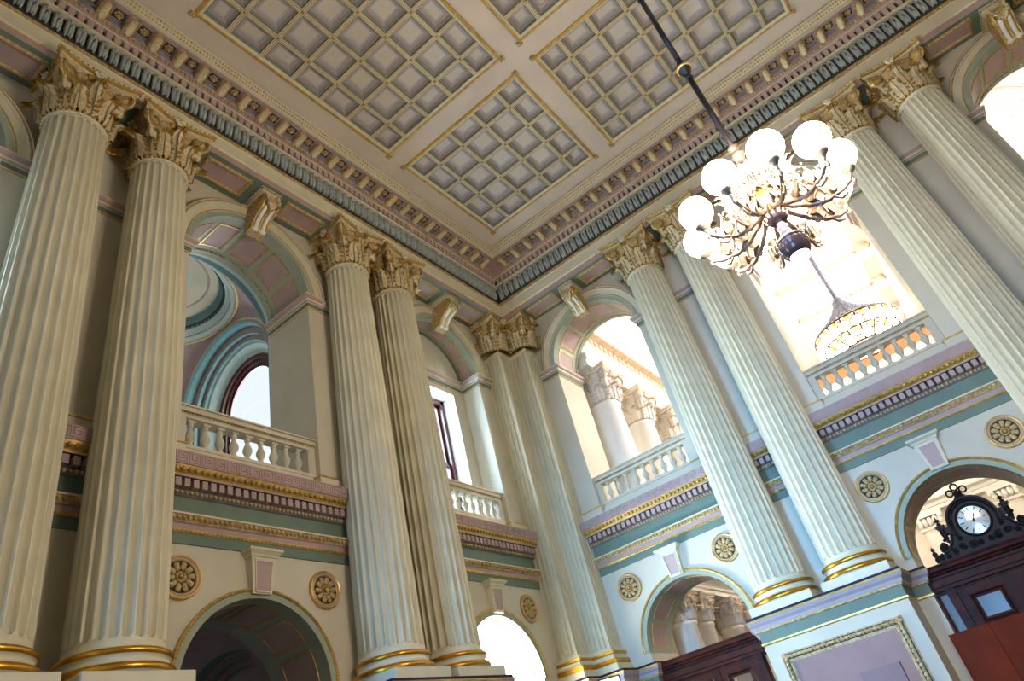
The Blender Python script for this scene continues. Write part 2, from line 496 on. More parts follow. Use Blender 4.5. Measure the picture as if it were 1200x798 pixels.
GM = [1, 2, 3, 0, 0, 0, 3, 3, 4, 0, 0, 0, 5, 0, 0, 0, 2, 0, 0, 6, 7, 0, 0, 0, 0, 0, 0, 0]
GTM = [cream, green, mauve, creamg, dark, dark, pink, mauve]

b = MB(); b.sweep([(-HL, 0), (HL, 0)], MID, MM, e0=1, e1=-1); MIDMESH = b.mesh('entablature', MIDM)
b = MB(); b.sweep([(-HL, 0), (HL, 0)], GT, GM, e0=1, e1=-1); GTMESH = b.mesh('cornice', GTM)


def eggs(xs, y, z, rx, ry, rz, m=0):
    b = MB()
    for x in xs: b.ball((x, y, z), (rx, ry, rz), 6, 4, m)
    return b


def frange(a, bnd, st):
    n = int((bnd - a) / st); return [a + st * i for i in range(n + 1)]


E1 = HL - 0.24
EGG = eggs(frange(-E1, E1, 0.075), 0.188, 3.69, 0.026, 0.026, 0.034).mesh('egg_molding', dgold)
BD1 = eggs(frange(-E1, E1, 0.055), 0.065, 3.49, 0.02, 0.018, 0.024).mesh('bead_molding', creamg)
BD2 = eggs(frange(-E1, E1, 0.06), 0.09, 3.2, 0.022, 0.02, 0.026).mesh('leaf_molding', creamg)
BD3 = eggs(frange(-E1, E1, 0.05), 0.044, 3.083, 0.014, 0.012, 0.012).mesh('bead_molding', gold)
b = MB(); u = 0.0
x = -E1 + 0.05; q = 0.148; t = 0.009; h0, h1 = 3.755, 3.865


def seg(x0, z0, x1, z1): b.box(min(x0, x1) - t / 2, max(x0, x1) + t / 2, 0.218, 0.228, min(z0, z1) - t / 2, max(z0, z1) + t / 2)


while x < E1 - q:
    za, zc, zd, ze = h0, h0 + 0.036, h0 + 0.074, h1
    seg(x, za, x, ze); seg(x, ze, x + q * 0.8, ze); seg(x + q * 0.8, ze, x + q * 0.8, zc); seg(x + q * 0.8, zc, x + q * 0.4, zc)
    seg(x + q * 0.4, zc, x + q * 0.4, zd); seg(x + q * 0.4, zd, x + q * 0.58, zd); seg(x + q * 0.2, za, x + q * 0.2, zd + 0.004); seg(x + q * 0.2, za, x + q, za)
    x += q
KEY = b.mesh('meander', mauve)
b = MB(); b.box(-0.031, 0.031, 0.05, 0.125, 3.53, 3.622); DEN = b.mesh('dentil', [mauve])
b = MB(); b.box(-0.036, 0.036, 0.62, 0.70, 9.32, 9.455); DEN2 = b.mesh('dentil', [pink])
# slanting leaf of the deep band below the dentils
b = MB()
for dx in (-0.03, 0.03):
    b.ball((dx, 0.635, 9.08), (0.027, 0.06, 0.165), 6, 6, 0)
b.ball((0, 0.66, 9.0), (0.02, 0.05, 0.09), 6, 4, 1)
b.ball((0, 0.655, 9.2), (0.022, 0.045, 0.05), 6, 4, 1)
CLEAF = b.mesh('cornice_leaf', [leafgreen, leafgreen])
# modillion: block with a leaf curling under it
b = MB()
b.box(-0.075, 0.075, 0.70, 0.93, 9.675, 9.745, 0)
b.tube([(0, 0.715, 9.60), (0, 0.80, 9.645), (0, 0.88, 9.655), (0, 0.925, 9.635), (0, 0.93, 9.605)], [0.05, 0.06, 0.055, 0.045, 0.02], 6, 1)
for s_ in (-1, 1):
    b.tube([(s_ * 0.05, 0.71, 9.64), (s_ * 0.055, 0.82, 9.665), (s_ * 0.05, 0.92, 9.66)], [0.03, 0.03, 0.022], 5, 2)
    b.ball((s_ * 0.045, 0.935, 9.70), (0.028, 0.02, 0.03), 6, 4, 2)
    b.box(s_ * 0.076 - 0.004, s_ * 0.076 + 0.004, 0.71, 0.94, 9.735, 9.747, 2)
MOD = b.mesh('modillion', [pink, gilt, dgold])
b = MB()
b.box(-0.085, 0.085, 0.745, 0.915, 9.738, 9.748, 0)
for s_ in (-1, 1):
    b.box(-0.085, 0.085, 0.83 + s_ * 0.085 - 0.008, 0.83 + s_ * 0.085 + 0.008, 9.722, 9.745, 2); b.box(s_ * 0.085 - 0.008, s_ * 0.085 + 0.008, 0.745, 0.915, 9.722, 9.745, 2)
for k in range(6):
    a = k * PI / 3; b.ball((0.04 * math.cos(a), 0.83 + 0.04 * math.sin(a), 9.725), (0.024, 0.024, 0.014), 6, 4, 1)
b.ball((0, 0.83, 9.715), 0.018, 6, 4, 3)
ROS = b.mesh('rosette', [dark, creamg, lilac, gold])
b = MB(); b.box(-0.085, 0.085, 0.705, 0.722, 9.645, 9.715, 0); BLU = b.mesh('blue_panel', [blue])
E2 = HL - 0.72
BD4 = eggs(frange(-HL + 0.63, HL - 0.63, 0.045), 0.625, 8.833, 0.017, 0.014, 0.026).mesh('bead_molding', creamg)
bb = eggs(frange(-E2, E2, 0.0575), 0.725, 9.55, 0.019, 0.02, 0.04)
DOTS = bb.mesh('egg_molding', creamg)
bb = eggs(frange(-HL + 1.0, HL - 1.0, 0.05), 0.985, 9.868, 0.016, 0.016, 0.022); bb.merge(eggs(frange(-HL + 1.0, HL - 1.0, 0.05), 1.01, 9.925, 0.02, 0.016, 0.024))
LIP = bb.mesh('lip_molding', creamg)
b = MB()
b.sweep([(-0.365, 0.1), (0.365, 0.1), (0.365, 0.48), (-0.365, 0.48)], [(0, 8.45), (0.008, 8.425), (0.02, 8.42), (0.045, 8.42), (0.055, 8.45)], 1, closed=True)
for k in range(17):
    x = -0.365 + 0.73 * k / 16
    for yy in (0.128, 0.452): b.ball((x, yy, 8.418), (0.014, 0.014, 0.012), 5, 4, 2)
for k in range(9):
    yy = 0.1 + 0.38 * k / 8
    for x in (-0.337, 0.337): b.ball((x, yy, 8.418), (0.014, 0.014, 0.012), 5, 4, 2)
b.quad((-0.32, 0.145, 8.447), (0.32, 0.145, 8.447), (0.32, 0.435, 8.447), (-0.32, 0.435, 8.447), 0)
SOFP = b.mesh('soffit_panel', [mauve, creamg, dgold])

ti = 1
for F, near in ((LEFT, 1), (RIGHT, 1), (FRONT, 0), (EAST, 0)):
    t1 = struct('trim_%d' % ti, MIDMESH, F); t2 = struct('trim_%d' % (ti + 1), GTMESH, F); ti += 2
    if not near: continue
    obj('egg_molding', EGG, t1, None, 'stuff'); obj('bead_molding', BD1, t1, None, 'stuff'); obj('leaf_molding', BD2, t1, None, 'stuff'); obj('bead_molding', BD3, t1, None, 'stuff'); obj('meander', KEY, t1, None, 'stuff')
    for x in frange(-E1 + 0.06, E1 - 0.06, 0.1): obj('dentil', DEN, t1, T(x))
    for x in frange(-5.555, 5.56, 0.115): obj('dentil', DEN2, t2, T(x))
    for x in frange(-5.52, 5.53, 0.138): obj('cornice_leaf', CLEAF, t2, T(x))
    for k in range(-15, 16):
        obj('modillion', MOD, t2, T(k * 0.345))
        if k < 15: obj('rosette', ROS, t2, T((k + 0.5) * 0.345)); obj('blue_panel', BLU, t2, T((k + 0.5) * 0.345))
    obj('bead_molding', BD4, t2, None, 'stuff'); obj('egg_molding', DOTS, t2, None, 'stuff'); obj('lip_molding', LIP, t2, None, 'stuff')
    for c in BAYS:
        for s_ in (-1, 1): obj('soffit_panel', SOFP, t2, T(c + s_ * 0.67))

# ------------------------------------------------------------------ ceiling with its coffers
CEIL = 10.0
PX = [(1.40, 3.99), (4.43, 8.12), (8.56, 11.15)]
ceiling_b = MB()
edges = [0.0 - TH] + [v for p in PX for v in p] + [L + TH]


def cpt(a, bb, z): return (XW + a, YW - bb, z)


for i in range(len(edges) - 1):
    for j in range(len(edges) - 1):
        if i % 2 == 1 and j % 2 == 1: continue
        ceiling_b.quad(cpt(edges[i], edges[j], CEIL), cpt(edges[i + 1], edges[j], CEIL), cpt(edges[i + 1], edges[j + 1], CEIL), cpt(edges[i], edges[j + 1], CEIL))
ceiling_b.box(XW - TH, XW + L + TH, YW - L - TH, YW + TH, CEIL + 0.3, CEIL + 0.45)
ceiling = struct('ceiling', ceiling_b.mesh('ceiling', ceilm))
RIB = 0.035
coff_cache = {}


def coffer_mesh(w, h):
    key = (round(w, 3), round(h, 3))
    if key in coff_cache: return coff_cache[key]
    b = MB(); x, y = w / 2, h / 2
    rings = [(0, 0.0), (0.004, 0.045), (0.038, 0.05), (0.05, 0.08), (0.082, 0.085), (0.086, 0.10), (0.106, 0.101), (0.108, 0.112)]
    ms = [0, 0, 1, 1, 2, 2, 3]
    k = min(1.0, (min(w, h) - 0.06) / 0.30)
    for i in range(len(rings) - 1):
        o0, z0 = rings[i]; o1, z1 = rings[i + 1]; o0 *= k; o1 *= k
        A = [(-x + o0, -y + o0, z0), (x - o0, -y + o0, z0), (x - o0, y - o0, z0), (-x + o0, y - o0, z0)]
        B = [(-x + o1, -y + o1, z1), (x - o1, -y + o1, z1), (x - o1, y - o1, z1), (-x + o1, y - o1, z1)]
        for e in range(4): b.quad(A[e], A[(e + 1) % 4], B[(e + 1) % 4], B[e], ms[i])
    o = rings[-1][0] * k; z = rings[-1][1]
    b.quad((-x + o, -y + o, z), (x - o, -y + o, z), (x - o, y - o, z), (-x + o, y - o, z), 3)
    coff_cache[key] = b.mesh('coffer', [coffgreen, coffmauve, coffline, coffcen])
    return coff_cache[key]


def grid_lines(i):
    lo, hi = PX[i]
    n = 6 if i == 1 else 4
    st = 0.557; mid = (lo + hi) / 2
    return [lo + 0.045] + [mid + (k - (n - 1) / 2) * st for k in range(n)] + [hi - 0.045]


b = MB()
for k in range(4):
    a = k * PI / 2 + PI / 4
    b.ball((0.035 * math.cos(a), 0.035 * math.sin(a), -0.01), (0.03, 0.03, 0.02), 6, 4)
b.ball((0, 0, -0.015), 0.026, 6, 4)
CORN = b.mesh('corner_ornament', creamg)
for i in range(3):
    for j in range(3):
        gx, gy = grid_lines(i), grid_lines(j)
        b = MB(); (x0, x1), (y0, y1) = PX[i], PX[j]
        path = [(XW + x0, YW - y1), (XW + x1, YW - y1), (XW + x1, YW - y0), (XW + x0, YW - y0)]
        b.sweep(path, [(-0.03, CEIL), (-0.025, CEIL - 0.03), (-0.008, CEIL - 0.045), (0.012, CEIL - 0.045), (0.022, CEIL - 0.03), (0.045, CEIL - 0.012), (0.062, CEIL - 0.01), (0.062, CEIL + 0.01)], [1, 1, 1, 1, 0, 0, 0], closed=True)
        obj('gilt_frame', b.mesh('gilt_frame', [cream, gold]), ceiling)
        b = MB()
        for g in gx[1:-1]:
            b.box(XW + g - RIB, XW + g + RIB, YW - y1 + 0.05, YW - y0 - 0.05, CEIL - 0.006, CEIL + 0.03)
            for sgn in (-1, 1): b.box(XW + g + sgn * 0.016 - 0.004, XW + g + sgn * 0.016 + 0.004, YW - y1 + 0.05, YW - y0 - 0.05, CEIL - 0.012, CEIL, 1)
        for g in gy[1:-1]:
            b.box(XW + x0 + 0.05, XW + x1 - 0.05, YW - g - RIB, YW - g + RIB, CEIL - 0.005, CEIL + 0.03)
            for sgn in (-1, 1): b.box(XW + x0 + 0.05, XW + x1 - 0.05, YW - g + sgn * 0.016 - 0.004, YW - g + sgn * 0.016 + 0.004, CEIL - 0.011, CEIL, 1)
        for g in gx[1:-1]:
            for g2 in gy[1:-1]: b.ball((XW + g, YW - g2, CEIL - 0.01), (0.028, 0.028, 0.014), 6, 4, 1)
        obj('coffer_ribs', b.mesh('coffer_ribs', [cream, dgold]), ceiling)
        for a in range(len(gx) - 1):
            for c in range(len(gy) - 1):
                e0 = 0.02 if a == 0 else RIB; e1 = 0.02 if a == len(gx) - 2 else RIB
                f0 = 0.02 if c == 0 else RIB; f1 = 0.02 if c == len(gy) - 2 else RIB
                xa, xb, ya, yb = gx[a] + e0, gx[a + 1] - e1, gy[c] + f0, gy[c + 1] - f1
                obj('coffer', coffer_mesh(xb - xa, yb - ya), ceiling, T(XW + (xa + xb) / 2, YW - (ya + yb) / 2, CEIL))
        for cx_, cy_ in path: obj('corner_ornament', CORN, ceiling, T(cx_ + (0.03 if cx_ > XW + (x0 + x1) / 2 else -0.03), cy_ + (0.03 if cy_ > YW - (y0 + y1) / 2 else -0.03), CEIL - 0.02))

# ------------------------------------------------------------------ composite capital


def leaf_mb(h, w, bell, curl, rows=9, cols=6):
    """acanthus leaf: x across, y outwards, z up; midrib and edge gilded"""
    b = MB(); vs = []
    for i in range(rows + 1):
        s = i / rows
        if s < 0.68:
            z = h * s / 0.68 * 0.86; y = bell + 0.035 * s + 0.02
        else:
            ph = (s - 0.68) / 0.32 * 2.5
            z = h * 0.86 + curl * math.sin(ph); y = bell + 0.035 * 0.68 + 0.02 + curl * (1 - math.cos(ph))
        wd = w * (0.72 + 0.34 * math.sin(PI * min(1, s * 1.15))) * (1 - 0.42 * s ** 5)
        for j in range(cols + 1):
            t = -1 + 2 * j / cols
            lob = 1.0
            if abs(t) > 0.9: lob = 1.02 + 0.2 * math.sin(2 * PI * (s * 4.2 + 0.1))
            yy = y + (0.014 if abs(t) < 0.05 else 0) - 0.045 * t * t * (1 - s * 0.6) + 0.018 * math.cos(3 * PI * t) + (0.026 * math.sin(2 * PI * (s * 4.2)) if abs(t) > 0.6 else 0)
            vs.append((wd / 2 * t * lob, yy, z - (0.012 * t * t if s > 0.7 else 0)))
    fs = []; ms = []
    k = cols + 1
    for i in range(rows):
        for j in range(cols):
            fs.append((i * k + j, i * k + j + 1, (i + 1) * k + j + 1, (i + 1) * k + j))
            ms.append(1 if (j in (0, cols - 1) and i % 2 == 0) or (i == rows - 1) else 0)
    b.add(vs, fs, ms, True)
    if cols > 4:
        for i in (2, 4, 6):
            for j in (0, cols):
                q = vs[i * k + j]; b.ball((q[0] * 0.86, q[1] + 0.022, q[2]), (0.026, 0.016, 0.03), 5, 4, 0)
    b.tube([(vs[i * k + cols // 2][0], vs[i * k + cols // 2][1] + 0.004, vs[i * k + cols // 2][2]) for i in range(0, rows + 1)], 0.007, 4, 1)
    return b


def spiral(b, M, r0, r1, turns, rad, m, n=34, a0=0.0, sgn=1):
    pts = []
    for i in range(n + 1):
        s = i / n; r = r0 + (r1 - r0) * s ** 0.8; a = a0 + sgn * turns * 2 * PI * s
        pts.append((M @ Vector((r * math.cos(a), 0, r * math.sin(a))))[:])
    b.tube(pts, rad, 4, m)


def make_capital(ms, coarse=False):
    """[(name, mesh, matrix)], first the bell; local z = 0 on the astragal, abacus top at 0.76"""
    m_l, m_g, m_d, m_c = ms
    parts = []
    b = MB(); b.lathe([(0.31, 0), (0.315, 0.3), (0.325, 0.46), (0.36, 0.56), (0.40, 0.60), (0.40, 0.63), (0.30, 0.66)], 24, [0, 0, 2, 2, 2, 2])
    for k in range(16):
        a = k * PI / 8 + PI / 16
        b.tube([(0.32 * math.cos(a), 0.32 * math.sin(a), 0.02), (0.325 * math.cos(a), 0.325 * math.sin(a), 0.5)], 0.022, 4, 1)
    parts.append(('capital', b.mesh('capital', [m_d if m_d is not dgold else bellm, m_l, m_c]), T()))
    ml = [m_l, m_g]
    l1 = leaf_mb(0.27, 0.22, 0.342, 0.095).mesh('acanthus_leaf', ml); l2 = leaf_mb(0.50, 0.19, 0.33, 0.09).mesh('acanthus_leaf', ml)
    for k in range(8):
        parts.append(('acanthus_leaf', l1, RZ(k * PI / 4 + PI / 8))); parts.append(('acanthus_leaf', l2, RZ(k * PI / 4)))
    # corner scroll: two discs back to back with a band between them
    b = MB()
    zc, rr = 0.555, 0.118
    rims = []
    for sgn in (1, -1):
        if sgn == 1: cx, cy, an = 0.335, 0.375, math.radians(20)
        else: cx, cy, an = 0.375, 0.335, math.radians(-20) - PI / 2 + PI
        nx, ny = (-math.sin(an), math.cos(an)) if sgn == 1 else (math.cos(math.radians(20)), -math.sin(math.radians(20)))
        tx, ty = (ny, -nx) if sgn == 1 else (-ny, nx)     # along the disc towards the corner
        M = Matrix(((tx, nx, 0, cx), (ty, ny, 0, cy), (0, 0, 1, zc), (0, 0, 0, 1)))
        n = 18; st = len(b.v)
        b.add([(M @ Vector((rr * f * math.cos(2 * PI * i / n), d, rr * f * math.sin(2 * PI * i / n))))[:] for f, d in ((1, -0.03), (1, 0.0), (0.86, 0.004), (0.55, 0.018), (0.0001, 0.034)) for i in range(n)],
              [(q * n + i, q * n + (i + 1) % n, (q + 1) * n + (i + 1) % n, (q + 1) * n + i) for q in range(4) for i in range(n)], [1] * n + [1] * n + [2] * n + [2] * n, True)
        spiral(b, M @ T(0, 0.014, 0), rr * 0.98, rr * 0.2, 2.3, 0.0085, 1, a0=PI / 2, sgn=1)
        b.ball((M @ Vector((0, 0.036, 0)))[:], 0.017, 6, 4, 1)
        rims.append([(M @ Vector((rr * 0.97 * math.cos(a), -0.005, rr * 0.97 * math.sin(a))))[:] for a in [PI * 0.62 - PI * 1.2 * i / 10 for i in range(11)]])
    for i in range(10): b.quad(rims[0][i], rims[1][i], rims[1][i + 1], rims[0][i + 1], 0)
    mid = [tuple((p + q) / 2 for p, q in zip(a, c)) for a, c in zip(*rims)]
    b.tube(mid, 0.012, 4, 0)
    for rm in rims: b.tube(rm, 0.009, 4, 1)
    # leaf that supports the scroll
    lf = leaf_mb(0.26, 0.13, 0.40, 0.03, rows=6, cols=4); b.merge(lf, RZ(-PI / 4) @ T(0, 0.04, 0.24) @ RX(0.0))
    vol = b.mesh('volute', [m_l, m_g, m_c])
    for k in range(4): parts.append(('volute', vol, RZ(k * PI / 2)))
    # abacus
    b = MB()
    path = []
    for k in range(4):
        for i in range(9):
            s = -1 + 2 * i / 8; x = 0.455 * s; y = 0.40 + 0.075 * s * s
            p = Matrix.Rotation(k * PI / 2, 2) @ Vector((-x, y)); path.append((p.x, p.y))
    path = path[::-1]
    b.sweep(path, [(-0.12, 0.64), (-0.012, 0.655), (-0.012, 0.69), (0.008, 0.70), (0.018, 0.725), (0.018, 0.76), (-0.3, 0.76)], [0, 0, 1, 1, 0, 0], closed=True)
    st = 0.0
    pp = [Vector(p) for p in path]
    for i in range(len(pp)):
        p, q = pp[i], pp[(i + 1) % len(pp)]
        nseg = max(1, int((q - p).length / 0.045))
        for j in range(nseg):
            w_ = p.lerp(q, (j + 0.5) / nseg); u_ = w_ * (1 + 0.03 / w_.length)
            b.ball((u_.x, u_.y, 0.742), (0.015, 0.015, 0.013), 5, 4, 1)
    parts.append(('abacus', b.mesh('abacus', [m_l, m_g]), T()))
    b = MB()
    for k in range(6):
        a = k * PI / 3; b.ball((0.042 * math.cos(a), 0.43, 0.705 + 0.042 * math.sin(a)), (0.034, 0.026, 0.034), 6, 4, 0)
    b.ball((0, 0.455, 0.705), 0.02, 6, 4, 0)
    fl = b.mesh('fleuron', [m_l, m_g])
    for k in range(4): parts.append(('fleuron', fl, RZ(k * PI / 2)))
    b = MB(); b.ball((0, 0.405, 0.60), (0.04, 0.034, 0.052), 8, 6, 0); eg = b.mesh('egg', m_g)
    for k in range(4):
        for d in (-0.19, 0, 0.19): parts.append(('egg', eg, RZ(k * PI / 2 + d)))
    return parts


capgold = mat('capital_gilding', (198, 158, 82), 0.34, metal=0.65, var=0.1, scale=14)
bellm = mat('bell_gap_shade', (132, 104, 62), 0.5, metal=0.3, var=0.1)  # shade of the gaps between leaves, put into the bell colour
CAP = make_capital([gilt, capgold, dgold, creamg])


def put_capital(parent, M):
    c = obj('capital', CAP[0][1], parent, M)
    for nm, me, m in CAP[1:]: obj(nm, me, c, m)
    return c


# ------------------------------------------------------------------ fluted columns
NF = 24


def shaft_mesh(zb, zt, rb, rt):
    b = MB(); per = 8; n = NF * per
    e = 0.055
    zs = [zb, zb + 0.02] + [zb + 0.02 + e * f for f in (0.02, 0.12, 0.3, 0.6, 1.02)]
    for i in range(1, 6): zs.append(zb + 0.3 + (zt - zb - 0.6) * i / 6)
    zs += [zt - 0.02 - e * f for f in (1.02, 0.6, 0.3, 0.12, 0.02)] + [zt - 0.02, zt]
    vs = []
    for z in zs:
        s = (z - zb) / (zt - zb); r = rb + (rt - rb) * (0.25 * s + 0.75 * s * s) if s > 0 else rb
        for i in range(n):
            ph = i % per; t = (ph - 3.5) / 2.9 if 1 <= ph <= 6 else None
            dep = 0.0
            if t is not None and abs(t) <= 1.0:
                w = math.sqrt(max(0.0, 1 - t * t)); lim = e * (1 - w)
                if z - zb - 0.02 > lim and zt - 0.02 - z > lim: dep = 0.034 * (0.25 + 0.75 * w) * r / rb
            a = 2 * PI * (i - 3.5) / n
            vs.append(((r - dep) * math.cos(a), (r - dep) * math.sin(a), z))
    fs = []; ms = []
    for k in range(len(zs) - 1):
        for i in range(n):
            i2 = (i + 1) % n
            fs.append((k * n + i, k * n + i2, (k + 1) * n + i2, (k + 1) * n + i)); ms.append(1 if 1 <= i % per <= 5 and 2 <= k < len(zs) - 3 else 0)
    b.add(vs, fs, ms, False)
    return b


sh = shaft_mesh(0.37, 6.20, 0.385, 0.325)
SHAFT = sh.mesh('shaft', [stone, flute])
b = MB()
b.lathe([(0.33, 6.20), (0.345, 6.21), (0.345, 6.225)], 48, 0)
for k in range(40):
    a = 2 * PI * k / 40; b.ball((0.342 * math.cos(a), 0.342 * math.sin(a), 6.243), (0.024, 0.024, 0.02), 6, 4, 1)
b.lathe([(0.30, 6.24), (0.33, 6.255), (0.30, 6.275)], 48, 1)
ASTR = b.mesh('astragal', [stone, gold])
b = MB()
b.lathe([(0.40, 0.11), (0.45, 0.115), (0.465, 0.13)], 48, 0)
tor = [(0.465, 0.13), (0.473, 0.145), (0.474, 0.16), (0.468, 0.177), (0.455, 0.19)]
b.lathe(tor, 48, 1)
b.lathe([(0.455, 0.19), (0.435, 0.195), (0.43, 0.205), (0.412, 0.225), (0.41, 0.24), (0.42, 0.255), (0.43, 0.26)], 48, 0)
b.lathe([(0.43, 0.26), (0.442, 0.272), (0.445, 0.287), (0.438, 0.303), (0.425, 0.312)], 48, 1)
b.lathe([(0.425, 0.312), (0.41, 0.318), (0.405, 0.33), (0.392, 0.345), (0.385, 0.372)], 48, 0)
BASE = b.mesh('column_base', [cream, richgold])
b = MB(); b.box(-0.445, 0.445, -0.30, 0.455, 0.0, 0.115); PLINTH = b.mesh('plinth', cream)
PB = 1.43
COLS = [
    ('LA1', LEFT, P / 2 + 0.575, 'fluted cream column nearest the left edge of the photo'),
    ('LA2', LEFT, P / 2 - 0.455, 'fluted cream column left of the arch with the domed bay'),
    ('LB1', LEFT, -P / 2 + 0.52, 'fluted cream column just right of the arch with the domed bay'),
    ('LB2', LEFT, -P / 2 - 0.52, 'fluted cream column just left of the sash window niche'),
    ('RC1', RIGHT, P / 2 + 0.52, 'fluted column at left end of the mauve panelled pedestal'),
    ('RC2', RIGHT, P / 2 - 0.52, 'fluted column at right end of the mauve panelled pedestal, left of the clock arch'),
    ('RD1', RIGHT, -P / 2 + 0.52, 'fluted column whose gilded capital touches the chandelier globes'),
    ('RD2', RIGHT, -P / 2 - 0.52, 'fluted column beside the upper right arch, outermost on the right wall'),
]
for key, F, x, lab in COLS:
    c = thing('fluted_column', lab + ', gilded composite capital', 'column', F @ T(x, 0.32, PB), 'paired giant columns')
    obj('shaft', SHAFT, c, label='fluted shaft, paler on the fillets'); obj('column_base', BASE, c, label='round base with two gilded rings'); obj('plinth', PLINTH, c); obj('astragal', ASTR, c, label='gilded beaded ring')
    put_capital(c, T(0, 0, 6.265))

# ------------------------------------------------------------------ pedestals of the pairs, with the course that runs into the arch jambs
CAPP = [(0, 1.06), (0.012, 1.065), (0.02, 1.075), (0.02, 1.095), (0.006, 1.10), (0.006, 1.225), (0.03, 1.235), (0.035, 1.255), (0.05, 1.265), (0.055, 1.30), (0.085, 1.335), (0.095, 1.37), (0.10, 1.375), (0.105, 1.393), (0.092, 1.398), (0.085, 1.402), (0.08, 1.43), (-0.25, 1.432)]
CAPM = [1, 1, 1, 2, 2, 3, 3, 0, 4, 4, 4, 1, 1, 1, 5, 5, 0]
CAPMATS = [cream, gold, green, creamg, lilac, purple]
h = P / 2 - R1
ppath = [(-h, -TH), (-h, 0), (-0.97, 0), (-0.97, 0.72), (0.97, 0.72), (0.97, 0), (h, 0), (h, -TH)]
b = MB(); b.sweep(ppath, CAPP, CAPM); PCAP = b.mesh('cornice_molding', CAPMATS)
b = MB(); b.box(-0.97, 0.97, -0.02, 0.72, FLOOR, 1.43); PDIE = b.mesh('die', plaster)
b = MB(); b.box(-0.97, 0.97, 0, 0.70, 1.40, 1.432); PSLAB = b.mesh('top_slab', cream); b = MB(); b.sweep(ppath[1:-1], [(0.10, FLOOR), (0.10, FLOOR + 0.25), (0.06, FLOOR + 0.3), (0.05, FLOOR + 0.36), (0, FLOOR + 0.4)], 0); PBASE = b.mesh('base_molding', cream)
px, pz0, pz1 = 0.68, -1.05, 0.79
b = MB(); b.box(-px, px, 0.715, 0.728, pz0, pz1); PPAN = b.mesh('panel', mat('pedestal_mauve', (158, 126, 122), 0.6, var=0.04))
b = MB()
fr = [(-px - 0.12, pz0 - 0.12), (px + 0.12, pz0 - 0.12), (px + 0.12, pz1 + 0.12), (-px - 0.12, pz1 + 0.12)]
for i in range(4):
    p, q = Vector(fr[i]), Vector(fr[(i + 1) % 4]); d = (q - p).normalized(); nn = Vector((-d.y, d.x)); ln = (q - p).length
    for o0, o1, dep, m_ in ((0, 0.018, 0.018, 0), (0.018, 0.085, 0.028, 1), (0.085, 0.10, 0.03, 0), (0.10, 0.12, 0.016, 0)):
        v = []
        for o in (o0, o1):
            for e in (0, 1):
                a_ = (p + d * o if e == 0 else q - d * o) + nn * o
                v.append(a_)
        y_ = 0.72 + dep
        b.quad((v[0].x, y_, v[0].y), (v[1].x, y_, v[1].y), (v[3].x, y_, v[3].y), (v[2].x, y_, v[2].y), m_)
        b.quad((v[0].x, y_, v[0].y), (v[1].x, y_, v[1].y), (v[1].x, 0.72, v[1].y), (v[0].x, 0.72, v[0].y), m_)
        b.quad((v[2].x, y_, v[2].y), (v[3].x, y_, v[3].y), (v[3].x, 0.72, v[3].y), (v[2].x, 0.72, v[2].y), m_)
PFR = b.mesh('panel_frame', [creamg, dark])
LV = MB(); LV.ball((0, 0, 0), (0.022, 0.014, 0.03), 6, 4, 0); LV.ball((0.018, 0.0, 0.012), (0.012, 0.012, 0.02), 5, 4, 0)
b = MB()
for i in range(4):
    p, q = Vector(fr[i]), Vector(fr[(i + 1) % 4]); d = (q - p).normalized(); nn = Vector((-d.y, d.x)); ln = (q - p).length
    k = int(ln / 0.052)
    for j in range(k):
        w_ = p + d * (ln * (j + 0.5) / k) + nn * 0.052
        b.merge(LV, T(w_.x, 0.755, w_.y) @ RY(0.9 - math.atan2(d.y, d.x)))
PLV = b.mesh('leaf_molding', creamg)
for F, c, lab in ((LEFT, P / 2, 'pedestal under the two leftmost columns of the left wall'), (LEFT, -P / 2, 'pedestal under the column pair beside the bright white arch, left wall'),
                  (RIGHT, P / 2, 'pedestal with mauve framed panel, left of the dark clock door'), (RIGHT, -P / 2, 'pedestal under the column pair at the far right')):
    t = thing('column_pedestal', lab, 'pedestal', F @ T(c, 0, 0), 'pedestals of the paired columns', PDIE)
    obj('cornice_molding', PCAP, t, label='lilac and green molding with gilt edges'); obj('base_molding', PBASE, t); obj('top_slab', PSLAB, t)
    obj('panel', PPAN, t, label='flat mauve panel'); obj('panel_frame', PFR, t); obj('leaf_molding', PLV, t, None, 'stuff', 'gilded leaf molding')

# ------------------------------------------------------------------ stepped corner pilaster
CM = T(XW, YW, 0)              # a to the right along the right wall, -y along the left wall


def ppl(pts): return [(a, -bb) for a, bb in pts]


A_ = 2.14 - R1
base_path = ppl([(0.79, 0), (0.79, 0.40), (0.40, 0.40), (0.40, 0.79), (0, 0.79)])


def fluted_face(p, q, nf=4):
    p, q = Vector(p), Vector(q); d = q - p; ln = d.length; d.normalize(); nn = Vector((-d.y, d.x))
    pts = [p]; m = 0.04; w = (ln - m) / nf; fw = w * 0.3
    for k in range(nf):
        s0 = m / 2 + k * w + fw / 2; s1 = s0 + w - fw
        for i in range(7):
            t = -1 + 2 * i / 6; pts.append(p + d * ((s0 + s1) / 2 + t * (s1 - s0) / 2) - nn * (0.027 * math.sqrt(max(0, 1 - t * t))))
    pts.append(q)
    return pts


